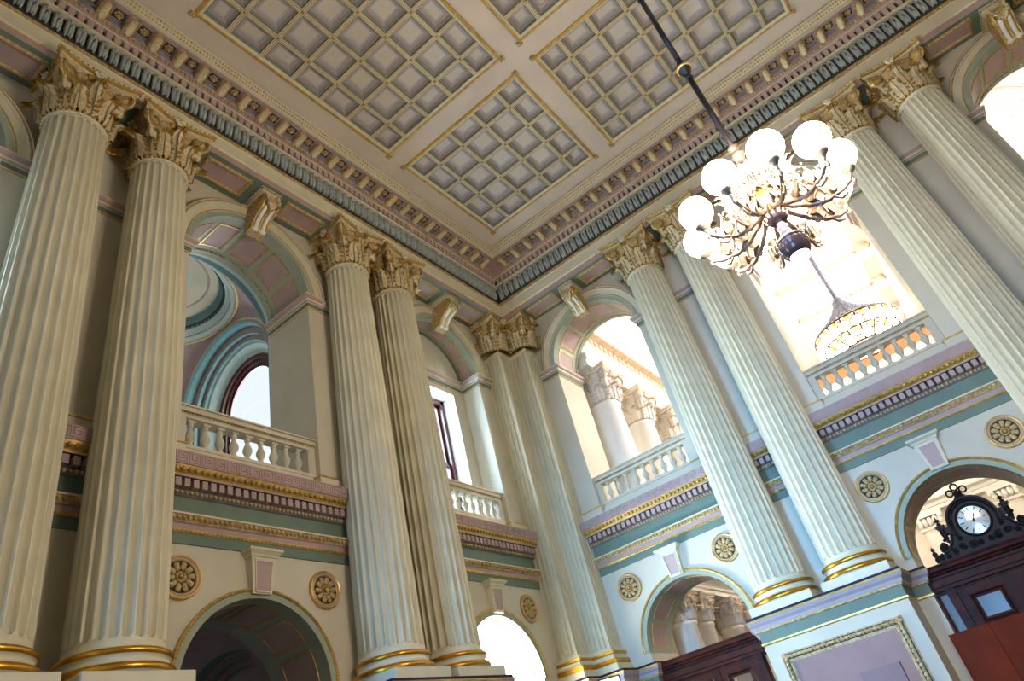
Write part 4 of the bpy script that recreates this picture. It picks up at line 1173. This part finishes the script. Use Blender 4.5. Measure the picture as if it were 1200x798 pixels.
b = MB(); b.lathe([(0.0, 0.0), (0.02, 0.0), (0.024, 0.012), (0.05, 0.03), (0.058, 0.05), (0.052, 0.056), (0.06, 0.066), (0.055, 0.075)], 14, 0); CUP = b.mesh('cup', nickel)
b = MB(); b.ball((0, 0, 0), 0.128, 24, 16); GLB = b.mesh('globe', globe_m)
b = MB()
for z, r in ((3.40, 0.13), (3.46, 0.15)):
    for s_ in (-1, 1): spiral(b, RZ(0) @ T(0.19, 0.03 * s_, z - 0.02) @ RZ(0.4 * s_), 0.05, 0.012, 1.5, 0.008, 0, n=16)
SCR = b.mesh('scrollwork', nickel)
for k in range(10):
    a = math.radians(1 + 36 * k)
    ar = obj('arm', ARM, ch, oz @ RZ(a), label='scrolled arm with cast leaves')
    obj('cup', CUP, ar, T(0.57, 0, 3.15)); obj('globe', GLB, ar, T(0.57, 0, 3.335), label='lit opal globe')
    obj('scrollwork', SCR, ch, oz @ RZ(a + math.radians(18)))

# ------------------------------------------------------------------ domed bay behind the left wall
DH = 1.42
DX, DY = XW - TH - DH - 0.46, YC
ZS = 7.12


def ring_side(upper=True, R=1.37, window=True):
    """one side of the bay: nested arch rings, window; x along, y into the wall"""
    b = MB(); k = R / 1.85; zb = 3.9 if upper else FLOOR; zs = ZS if upper else 1.45
    prof = [(1.85, 0), (1.80, -0.02), (1.76, 0.02), (1.72, 0.16), (1.70, 0.17), (1.58, 0.17), (1.57, 0.26), (1.46, 0.27), (1.45, 0.33), (1.40, 0.34), (1.19, 0.50)]
    prof = [(r * k, y) for r, y in prof]
    if not window: prof = prof[:-1] + [(1.395 * k, 0.48)]
    ms = [3, 1, 1, 2, 2, 1, 2, 1, 4, 4]
    b.arc(0, zs, prof, 0, PI, 32, ms)
    for sx in (-1, 1):
        for i in range(len(prof) - 1):
            (r0, y0), (r1, y1) = prof[i], prof[i + 1]
            b.quad((sx * r0, y0, zb), (sx * r1, y1, zb), (sx * r1, y1, zs), (sx * r0, y0, zs), ms[i])
    for sx in (-1, 1): b.quad((sx * 1.85 * k, 0, zb), (sx * (DH + 0.02), 0, zb), (sx * (DH + 0.02), 0, zs), (sx * 1.85 * k, 0, zs), 0)
    n = 32
    for i in range(n):
        a, a2 = PI * i / n, PI * (i + 1) / n
        def top(a_): return min(1.0, max(-1.0, 1.0)) and (DH * math.cos(a_) if abs(math.cos(a_)) < 2 else 0)
        z1 = zs + (DH + 0.1)
        b.quad((1.85 * k * math.cos(a), 0, zs + 1.85 * k * math.sin(a)), (1.85 * k * math.cos(a2), 0, zs + 1.85 * k * math.sin(a2)), (DH * 1.01 * math.cos(a2), 0.0, zs + DH * 1.01 * math.sin(a2)), (DH * 1.01 * math.cos(a), 0.0, zs + DH * 1.01 * math.sin(a)), 0)
    return b


SIDE = ring_side().mesh('bay_side', [plaster, teal, mauve, creamg, palet]); SIDE0 = ring_side(True, 1.37, False).mesh('bay_side', [plaster, teal, mauve, creamg, palet])
bay = struct('wall_domed_bay', None, T(DX, DY, 0)); obj('bay_side', SIDE0, bay, RZ(-PI / 2) @ T(0, DH, 0))
wi = 3
for q, az in enumerate((0.0, PI / 2, PI)):       # +y, -x and -y sides
    M = RZ(az) @ T(0, DH, 0)
    obj('bay_side', SIDE, bay, M)
    w = struct('window_%d' % wi, None, T(DX, DY, 0) @ M); wi += 1
    b = MB(); b.arc(0, ZS, [(0.90, 0.48), (0.87, 0.46), (0.81, 0.48), (0.80, 0.53), (0.74, 0.53), (0.73, 0.57), (0.66, 0.57), (0.66, 0.60)], 0, PI, 28)
    for sx in (-1, 1):
        pr = [(0.90, 0.48), (0.87, 0.46), (0.81, 0.48), (0.80, 0.53), (0.74, 0.53), (0.73, 0.57), (0.66, 0.57), (0.66, 0.60)]
        for (r0, y0), (r1, y1) in zip(pr[:-1], pr[1:]): b.quad((sx * r0, y0, 4.6), (sx * r1, y1, 4.6), (sx * r1, y1, ZS), (sx * r0, y0, ZS))
    b.box(-0.66, 0.66, 0.55, 0.60, 5.4, 5.46)
    obj('window_frame', b.mesh('window_frame', sash), w)
    b = MB(); vs = [(0, 0.58, ZS)] + [(0.67 * math.cos(PI * i / 20), 0.58, ZS + 0.67 * math.sin(PI * i / 20)) for i in range(21)]
    b.add(vs, [(0, i + 1, i + 2) for i in range(20)]); b.quad((-0.67, 0.58, 4.6), (0.67, 0.58, 4.6), (0.67, 0.58, ZS), (-0.67, 0.58, ZS)); obj('window_pane', b.mesh('window_pane', pane_m), w)
    b = MB(); b.box(-0.95, 0.95, 0.3, 0.62, 3.9, 4.6); obj('sill_wall', b.mesh('sill_wall', plaster), bay, M)
b = MB(); rho = DH * math.sqrt(2); RD = 1.40; n = 96; rows = 8; vs = []
for i in range(n):
    th = 2 * PI * i / n; rs = DH / max(abs(math.cos(th)), abs(math.sin(th)))
    for j in range(rows + 1):
        r = rs + (RD - rs) * j / rows; vs.append((r * math.cos(th), r * math.sin(th), ZS + math.sqrt(max(0, rho * rho - r * r))))
fs = [(i * (rows + 1) + j, ((i + 1) % n) * (rows + 1) + j, ((i + 1) % n) * (rows + 1) + j + 1, i * (rows + 1) + j + 1) for i in range(n) for j in range(rows)]
b.add(vs, fs, 0, True); zr = ZS + math.sqrt(rho * rho - RD * RD)
b.lathe([(RD + 0.02, zr - 0.02), (RD - 0.02, zr - 0.05), (RD - 0.05, zr - 0.03), (RD - 0.05, zr - 0.01), (RD - 0.12, zr + 0.0), (RD - 0.12, zr + 0.04), (RD - 0.14, zr + 0.05), (RD - 0.15, zr + 0.13), (RD - 0.21, zr + 0.14), (RD - 0.22, zr + 0.19), (RD - 0.26, zr + 0.20), (RD - 0.27, zr + 0.30)], 64, [3, 3, 2, 4, 4, 3, 4, 4, 1, 5, 1])
for k in range(80):
    a = 2 * PI * k / 80; b.ball(((RD - 0.225) * math.cos(a), (RD - 0.225) * math.sin(a), zr + 0.17), (0.022, 0.022, 0.022), 5, 4, 5)
r0, z0 = RD - 0.27, zr + 0.30
dome = [(r0, z0), (r0 - 0.05, z0 + 0.04), (r0 - 0.09, z0 + 0.05), (r0 - 0.20, z0 + 0.13), (r0 - 0.24, z0 + 0.14), (r0 - 0.5, z0 + 0.27), (r0 - 0.8, z0 + 0.35), (0.3, z0 + 0.39), (0.0, z0 + 0.40)]
b.lathe(dome, 64, [1, 2, 2, 0, 2, 6, 6, 6])
for k in range(8):
    a = 2 * PI * k / 8
    for d_ in (-0.05, 0.05): spiral(b, RZ(a + d_) @ T(0.72, 0, z0 + 0.29), 0.09, 0.02, 1.2, 0.012, 3, n=14)
struct('ceiling_dome', b.mesh('ceiling_dome', [mauve, teal, cream, creamg, palet, dark, palet]), T(DX, DY, 0))
b = MB()
b.box(DX - DH - 0.7, XW - TH, DY - DH - 0.7, DY + DH + 0.7, 3.72, 3.9); struct('floor_gallery', b.mesh('floor_gallery', floorm))
b = MB()
b.box(DX - DH - 0.75, XW - TH, DY - DH - 0.75, DY + DH + 0.75, 10.3, 10.4)
for (x0, x1, y0, y1) in ((DX - DH - 0.7, DX - DH - 0.6, DY - DH - 0.7, DY - 0.80), (DX - DH - 0.7, DX - DH - 0.6, DY + 0.80, DY + DH + 0.7), (DX - DH - 0.7, DX - 0.80, DY + DH + 0.6, DY + DH + 0.7), (DX + 0.80, XW - TH, DY + DH + 0.6, DY + DH + 0.7),
                         (DX - DH - 0.7, DX - 0.80, DY - DH - 0.7, DY - DH - 0.6), (DX + 0.80, XW - TH, DY - DH - 0.7, DY - DH - 0.6)): b.box(x0, x1, y0, y1, 3.7, 10.3)
for (x0, x1, y0, y1) in ((DX - DH - 0.7, DX - DH - 0.6, DY - 0.80, DY + 0.80), (DX - 0.80, DX + 0.80, DY + DH + 0.6, DY + DH + 0.7), (DX - 0.80, DX + 0.80, DY - DH - 0.7, DY - DH - 0.6)): b.box(x0, x1, y0, y1, ZS + 0.80, 10.3); b.box(x0, x1, y0, y1, 3.7, 4.6)
struct('wall_bay_outer', b.mesh('wall_bay_outer', plaster))
# dim passage under the domed bay
lows = ring_side(False, 1.37)
LS = lows.mesh('passage_side', [plaster, green, mauve, creamg, mauve])
pas = struct('wall_passage', None, T(DX, DY, 0))
b = MB(); b.quad((-0.9, 0.5, FLOOR), (0.9, 0.5, FLOOR), (0.9, 0.5, 2.4), (-0.9, 0.5, 2.4)); CUR = b.mesh('passage_back', greyglass)
for az in (0.0, PI / 2, PI):
    obj('passage_side', LS, pas, RZ(az) @ T(0, DH, 0)); obj('passage_back', CUR, pas, RZ(az) @ T(0, DH, 0))
obj('passage_side', ring_side(False, 1.37, False).mesh('passage_side', [plaster, green, mauve, creamg, mauve]), pas, RZ(-PI / 2) @ T(0, DH, 0))
b = MB(); b.box(-DH - 0.02, DH + 0.46, -DH - 0.7, DH + 0.7, 3.62, 3.7)
for (x0, x1, y0, y1) in ((-DH - 0.8, -DH - 0.72, -DH - 0.8, DH + 0.8), (-DH - 0.8, DH + 0.46, DH + 0.72, DH + 0.8), (-DH - 0.8, DH + 0.46, -DH - 0.8, -DH - 0.72)): b.box(x0, x1, y0, y1, FLOOR, 3.7)
n = 40
for i in range(n):
    th, t2 = 2 * PI * i / n, 2 * PI * (i + 1) / n
    def sp(t_, r): return (r * math.cos(t_), r * math.sin(t_), 1.45 + math.sqrt(max(0, rho * rho - r * r)) * 0.9)
    for r0_, r1_ in ((1.0, 1.0),):
        a1 = DH / max(abs(math.cos(th)), abs(math.sin(th))); a2 = DH / max(abs(math.cos(t2)), abs(math.sin(t2)))
        for j in range(5):
            f0, f1 = j / 5, (j + 1) / 5
            b.quad(sp(th, a1 * (1 - f0)), sp(t2, a2 * (1 - f0)), sp(t2, a2 * (1 - f1)), sp(th, a1 * (1 - f1)))
obj('passage_vault', b.mesh('passage_vault', mauve), pas)
# bright white lobby behind the other lower arch
b = MB(); lx0, lx1, ly0, ly1 = XW - TH - 2.9, XW - TH, 6.95, YW + 0.3
b.quad((lx0, ly0, FLOOR), (lx1, ly0, FLOOR), (lx1, ly0, 3.3), (lx0, ly0, 3.3)); b.quad((lx0, ly1, FLOOR), (lx1, ly1, FLOOR), (lx1, ly1, 3.3), (lx0, ly1, 3.3))
for y0, y1, z0, z1 in ((ly0, ly1, FLOOR, -0.9), (ly0, ly1, 1.2, 3.3), (ly0, 7.7, -0.9, 1.2), (9.9, ly1, -0.9, 1.2)): b.quad((lx0, y0, z0), (lx0, y1, z0), (lx0, y1, z1), (lx0, y0, z1))  # low opening out of view, added to let light in
n = 12
for i in range(n):
    a, a2 = PI * i / n, PI * (i + 1) / n; cy, hy = (ly0 + ly1) / 2, (ly1 - ly0) / 2
    p, q = (cy + hy * math.cos(a), 2.4 + 1.1 * math.sin(a)), (cy + hy * math.cos(a2), 2.4 + 1.1 * math.sin(a2))
    b.quad((lx0, p[0], p[1]), (lx1, p[0], p[1]), (lx1, q[0], q[1]), (lx0, q[0], q[1]))
for x in (-8.3, -9.6): b.box(x - 0.06, x + 0.06, ly0, ly1, 3.3, 3.62)
b.box(lx0 - 0.1, lx1, ly0 - 0.1, ly1 + 0.1, 3.6, 3.7)
struct('wall_lobby', b.mesh('wall_lobby', white))

# ------------------------------------------------------------------ bright hall beyond the right wall
HX0, HX1, HY0, HY1 = -5.6, 5.3, YW + TH, 27.0
HC = (HX0 + HX1) / 2
LUN = [16.3 + 3.4 * k for k in range(3)]


def hall_side():
    """x along the hall from its near end, y into the wall, z up"""
    b = MB(); zl, rl, n = 8.52, 0.85, 16
    e = [HY0] + [(LUN[k] + LUN[k + 1]) / 2 for k in range(2)] + [HY1]
    b.quad((HY0, 0, FLOOR), (HY1, 0, FLOOR), (HY1, 0, zl), (HY0, 0, zl))
    for k, y in enumerate(LUN):
        x0, x1 = e[k], e[k + 1]; zt = 9.8
        b.quad((x0, 0, zl), (y - rl, 0, zl), (y - rl, 0, zt), (x0, 0, zt)); b.quad((y + rl, 0, zl), (x1, 0, zl), (x1, 0, zt), (y + rl, 0, zt))
        for i in range(n):
            a, a2 = PI * i / n, PI * (i + 1) / n
            b.quad((y + rl * math.cos(a), 0, zl + rl * math.sin(a)), (y + rl * math.cos(a2), 0, zl + rl * math.sin(a2)), (y + rl * math.cos(a2), 0, zt), (y + rl * math.cos(a), 0, zt))
        st = len(b.v); b.arc(y, zl, [(rl + 0.25, 0), (rl + 0.24, -0.06), (rl + 0.12, -0.08), (rl + 0.02, -0.05), (rl, 0), (rl, 0.3)], 0, PI, n)
        b.quad((y - rl, 0, zl), (y + rl, 0, zl), (y + rl, 0.3, zl), (y - rl, 0.3, zl))
    return b


HS = hall_side()
ML = Matrix(((0, -1, 0, HX0), (1, 0, 0, 0), (0, 0, 1, 0), (0, 0, 0, 1)))
MR = Matrix(((0, 1, 0, HX1), (1, 0, 0, 0), (0, 0, 1, 0), (0, 0, 0, 1)))
ENT = [(0.0, 7.40), (0.62, 7.42), (0.62, 7.55), (0.66, 7.57), (0.66, 7.72), (0.58, 7.75), (0.58, 8.0), (0.70, 8.05), (0.70, 8.18), (0.86, 8.22), (0.90, 8.40), (0.0, 8.44)]
LEN_ = [(0.0, 2.60), (0.66, 2.62), (0.66, 2.70), (0.70, 2.72), (0.62, 2.74), (0.62, 2.86), (0.8, 2.92), (0.84, 3.02), (0.0, 3.05)]
for nm, M in (('wall_hall_left', ML), ('wall_hall_right', MR)):
    bb = MB(); bb.merge(HS, M)
    w = struct(nm, bb.mesh(nm, hallw))
    b = MB()
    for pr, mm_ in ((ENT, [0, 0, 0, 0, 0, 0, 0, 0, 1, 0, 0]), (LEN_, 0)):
        b.sweep([(HY1, 0), (HY0 + 0.02, 0)], pr, mm_, caps=True)
    k = HY0 + 0.1
    while k < HY1:
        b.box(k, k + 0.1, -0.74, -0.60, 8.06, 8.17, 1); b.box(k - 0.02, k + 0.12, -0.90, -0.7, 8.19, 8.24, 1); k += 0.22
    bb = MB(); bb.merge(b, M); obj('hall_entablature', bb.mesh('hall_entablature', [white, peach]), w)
    for y in LUN:
        b = MB(); b.arc(y, 8.52, [(0.86, 0.12), (0.76, 0.12), (0.76, 0.18)], 0, PI, 16); b.box(y - 0.86, y + 0.86, 0.12, 0.18, 8.52, 8.60); b.box(y - 0.03, y + 0.03, 0.12, 0.18, 8.55, 9.3); bb = MB(); bb.merge(b, M)
        fr_ = struct('window_%d' % wi, bb.mesh('window', sash)); wi += 1
        b = MB(); vs = [(y, 0.15, 8.52)] + [(y + 0.8 * math.cos(PI * i / 16), 0.15, 8.52 + 0.8 * math.sin(PI * i / 16)) for i in range(17)]; b.add(vs, [(0, i + 1, i + 2) for i in range(16)]); bb = MB(); bb.merge(b, M); obj('window_pane', bb.mesh('window_pane', pane_m), fr_)
b = MB()
b.quad((HX0, HY1, FLOOR), (HX1, HY1, FLOOR), (HX1, HY1, 11.4), (HX0, HY1, 11.4)); we = struct('wall_hall_end', b.mesh('wall_hall_end', hallw))
b = MB(); b.box(HX0, HX1, HY1 - 0.06, HY1 - 0.01, 10.5, 11.29); obj('brown_band', b.mesh('brown_band', mat('band_brown', (176, 128, 88), 0.6)), we)  # brown band along the top of the end wall
b = MB(); b.sweep([(HX1, HY1), (HX0, HY1)], [(0, 4.95), (0.25, 4.97), (0.25, 5.08), (0.28, 5.1), (0.28, 5.2), (0.42, 5.28), (0.44, 5.36), (0.0, 5.38)], 0, ); b2 = b
obj('hall_entablature', b.mesh('hall_entablature', white), we)
for x in (-3.9, -1.5, 0.83, 3.3):
    b = MB(); b.box(x - 0.32, x + 0.32, HY1 - 0.2, HY1, FLOOR, 4.45); b.box(x - 0.4, x + 0.4, HY1 - 0.26, HY1, 4.45, 4.55); b.box(x - 0.45, x + 0.45, HY1 - 0.3, HY1, 4.86, 4.97)
    for i in range(5): b.ball((x - 0.32 + 0.16 * i, HY1 - 0.24, 4.68), (0.09, 0.1, 0.16), 6, 5)
    for sx in (-1, 1): b.ball((x + sx * 0.36, HY1 - 0.28, 4.80), (0.1, 0.08, 0.1), 8, 6)
    obj('hall_pilaster', b.mesh('hall_pilaster', white), we)
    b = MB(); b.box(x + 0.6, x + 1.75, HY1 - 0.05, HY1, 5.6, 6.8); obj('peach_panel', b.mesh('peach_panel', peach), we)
b = MB(); zc = 11.3; cx0, cx1 = HC - 1.62, HC + 1.62
b.quad((cx0, HY0, zc), (cx1, HY0, zc), (cx1, HY1, zc), (cx0, HY1, zc), 0)
for sx in (-1, 1):
    xs = HC + sx * 1.62; xe = HX0 if sx < 0 else HX1; pts = []
    for i in range(9):
        a = PI / 2 * i / 8; pts.append((xs + (xe - xs) * math.sin(a), 9.8 + (zc - 9.8) * math.cos(a)))
    for p, q in zip(pts[:-1], pts[1:]): b.quad((p[0], HY0, p[1]), (q[0], HY0, q[1]), (q[0], HY1, q[1]), (p[0], HY1, p[1]), 0)
    b.box(xs - 0.12, xs + 0.12, HY0, HY1, zc - 0.22, zc, 0); b.box(xs - 0.16, xs + 0.16, HY0, HY1, zc - 0.08, zc, 1)
    y = HY0 + 0.3
    while y < HY1:
        b.tube([(p[0], y, p[1] - 0.02) for p in pts], 0.07, 6, 0); b.tube([(p[0], y + 0.45, p[1] - 0.01) for p in pts], 0.03, 5, 0)
        for i in (2, 4, 6): spiral(b, T(pts[i][0], y + 1.1, pts[i][1] - 0.03) @ RX(PI / 2) @ RY(0), 0.28, 0.06, 1.3, 0.03, 0, n=16)
        y += 1.7
hc_ = struct('ceiling_hall', b.mesh('ceiling_hall', [white, peach]))
y = HY0 + 1.25
while y < HY1 - 1:
    b = MB(); b.box(cx0, cx1, y - 0.17, y + 0.17, zc - 0.26, zc, 0); b.box(cx0, cx1, y - 0.24, y + 0.24, zc - 0.09, zc, 0)
    for k in range(18):
        for s_ in (-1, 1): b.box(cx0 + 0.2 + 0.165 * k, cx0 + 0.28 + 0.165 * k, y + s_ * 0.24 - 0.04, y + s_ * 0.24 + 0.04, zc - 0.17, zc - 0.09, 2)
    for x in (cx0 + 0.38, cx1 - 0.38): b.box(x - 0.14, x + 0.14, y - 0.32, y + 0.32, zc - 0.2, zc, 2)
    b.box(cx0 + 0.5, cx1 - 0.5, y + 0.5, y + 1.9, zc - 0.012, zc - 0.004, 1)
    obj('ceiling_beam', b.mesh('ceiling_beam', [white, hallw, peach]), hc_); y += 2.4
b = MB(); b.box(HX0 - 0.5, HX1 + 0.5, HY0, HY1 + 0.3, 11.4, 11.5)
for s_ in (0, 1):
    x = HX0 - 0.35 if s_ == 0 else HX1 + 0.3
    b.box(x, x + 0.05, HY0, HY1, 9.45, 11.4); b.box(x, x + 0.05, HY0, HY1, FLOOR, 8.45)
struct('wall_hall_outer', b.mesh('wall_hall_outer', white))


def join(parts, mats, name):
    mb = MB(); idx = {m.name: i for i, m in enumerate(mats)}
    for nm, me, M in parts:
        o = len(mb.v); mb.v += [(M @ v.co)[:] for v in me.vertices]
        for p in me.polygons:
            mb.f.append(tuple(o + k for k in p.vertices)); mb.m.append(idx.get(me.materials[p.material_index].name, 0)); mb.s.append(p.use_smooth)
    return mb.mesh(name, mats)


CW = join(make_capital([white, peach, hallw, white]), [white, peach, hallw], 'capital')
b = MB(); b.lathe([(0.42, 0.0), (0.45, 0.1), (0.42, 0.2), (0.37, 0.25), (0.36, 0.3), (0.345, 1.6), (0.31, 2.9), (0.34, 2.92), (0.34, 2.96), (0.31, 3.0)], 32); USH = b.mesh('shaft', white)
b = MB(); b.lathe([(0.32, 0.0), (0.34, 0.1), (0.32, 0.2), (0.28, 0.25), (0.27, 1.5), (0.235, 3.6), (0.26, 3.62), (0.26, 3.66), (0.23, 3.7)], 32); LSH = b.mesh('shaft', hallw)
for sx, x in ((0, HX0 + 0.42), (1, HX1 - 0.42)):
    sd = 'left' if sx == 0 else 'right'
    for i, y in enumerate((12.5, 14.15, 15.9, 17.6)):
        t = thing('hall_column', 'smooth white upper column of the bright hall seen through the balcony arches', 'column', T(x, y, 3.65), 'upper columns of the bright hall')
        obj('shaft', USH, t); obj('capital', CW, t, T(0, 0, 3.0)); b = MB(); b.box(-0.45, 0.45, -0.45, 0.45, -0.6, 0); obj('plinth', b.mesh('plinth', hallw), t)
    for i, y in enumerate((12.6, 13.4, 15.0, 15.8, 17.4, 18.2)):
        t = thing('hall_column', 'smooth cream lower column of the bright hall seen over the dark doors', 'column', T(x, y, FLOOR), 'lower columns of the bright hall')
        obj('shaft', LSH, t); obj('capital', CW, t, T(0, 0, 3.7) @ SC(0.74, 0.74, 0.66))

c2 = thing('crystal_chandelier', 'distant basket of crystal strings and warm lit bulbs above the balustrade', 'chandelier', T(-0.2, 18.0, 7.3))
o2 = T(0, 0, -7.3)
b = MB(); b.lathe([(0.0, 11.28), (0.06, 11.28), (0.06, 9.0), (0.0, 9.0)], 10); obj('rod', b.mesh('rod', crystal), c2, o2)
b = MB(); b.lathe([(0.0, 9.05), (0.09, 9.05), (0.17, 8.95), (0.17, 8.86), (0.10, 8.82), (0.0, 8.82)], 16); obj('crown', b.mesh('crown', crystal), c2, o2)
b = MB()
for k in range(44):
    a = 2 * PI * k / 44
    pts = [(0.14, 8.86), (0.30, 8.62), (0.52, 8.40), (0.80, 8.20), (1.06, 8.02)]
    b.tube([(r * math.cos(a), r * math.sin(a), z) for r, z in pts], 0.024, 4, 0)
    for j in range(10):
        s = (j + 0.5) / 10; i = min(3, int(s * 4)); f = s * 4 - i; r = pts[i][0] * (1 - f) + pts[i + 1][0] * f; z = pts[i][1] * (1 - f) + pts[i + 1][1] * f
        b.ball((r * math.cos(a), r * math.sin(a), z), 0.046, 5, 4, 0)
obj('crystal_strings', b.mesh('crystal_strings', crystal), c2, o2, 'stuff')
for r, z in ((1.06, 8.02), (0.80, 8.2), (0.95, 7.7), (0.6, 7.45)):
    b = MB(); b.tube([(r * math.cos(2 * PI * i / 40), r * math.sin(2 * PI * i / 40), z) for i in range(40)], 0.022, 6, closed=True)
    obj('hoop', b.mesh('hoop', bronze), c2, o2)
b = MB(); b.ball((0, 0, 0), 0.125, 10, 8); BU = b.mesh('bulb', warm_m)
b = MB(); b.ball((0, 0, 0), (0.05, 0.05, 0.075), 8, 6); AM = b.mesh('amber_drop', amber_m)
for k in range(18):
    a = 2 * PI * k / 18; obj('bulb', BU, c2, o2 @ T(0.95 * math.cos(a), 0.95 * math.sin(a), 7.82)); obj('amber_drop', AM, c2, o2 @ T(1.0 * math.cos(a + 0.17), 1.0 * math.sin(a + 0.17), 7.98))
for k in range(10):
    a = 2 * PI * k / 10; obj('bulb', BU, c2, o2 @ T(0.6 * math.cos(a), 0.6 * math.sin(a), 7.58)); obj('amber_drop', AM, c2, o2 @ T(0.72 * math.cos(a + 0.3), 0.72 * math.sin(a + 0.3), 7.75))
b = MB()
for k in range(18):
    a = 2 * PI * k / 18; b.tube([(1.06 * math.cos(a), 1.06 * math.sin(a), 8.02), (0.97 * math.cos(a), 0.97 * math.sin(a), 7.68), (0.6 * math.cos(a), 0.6 * math.sin(a), 7.42)], 0.02, 4)
obj('lower_ribs', b.mesh('lower_ribs', bronze), c2, o2)

# ------------------------------------------------------------------ lift everything from eye level to the floor at zero
for o in list(S.objects):
    if o.parent is None: o.location.z += Z0
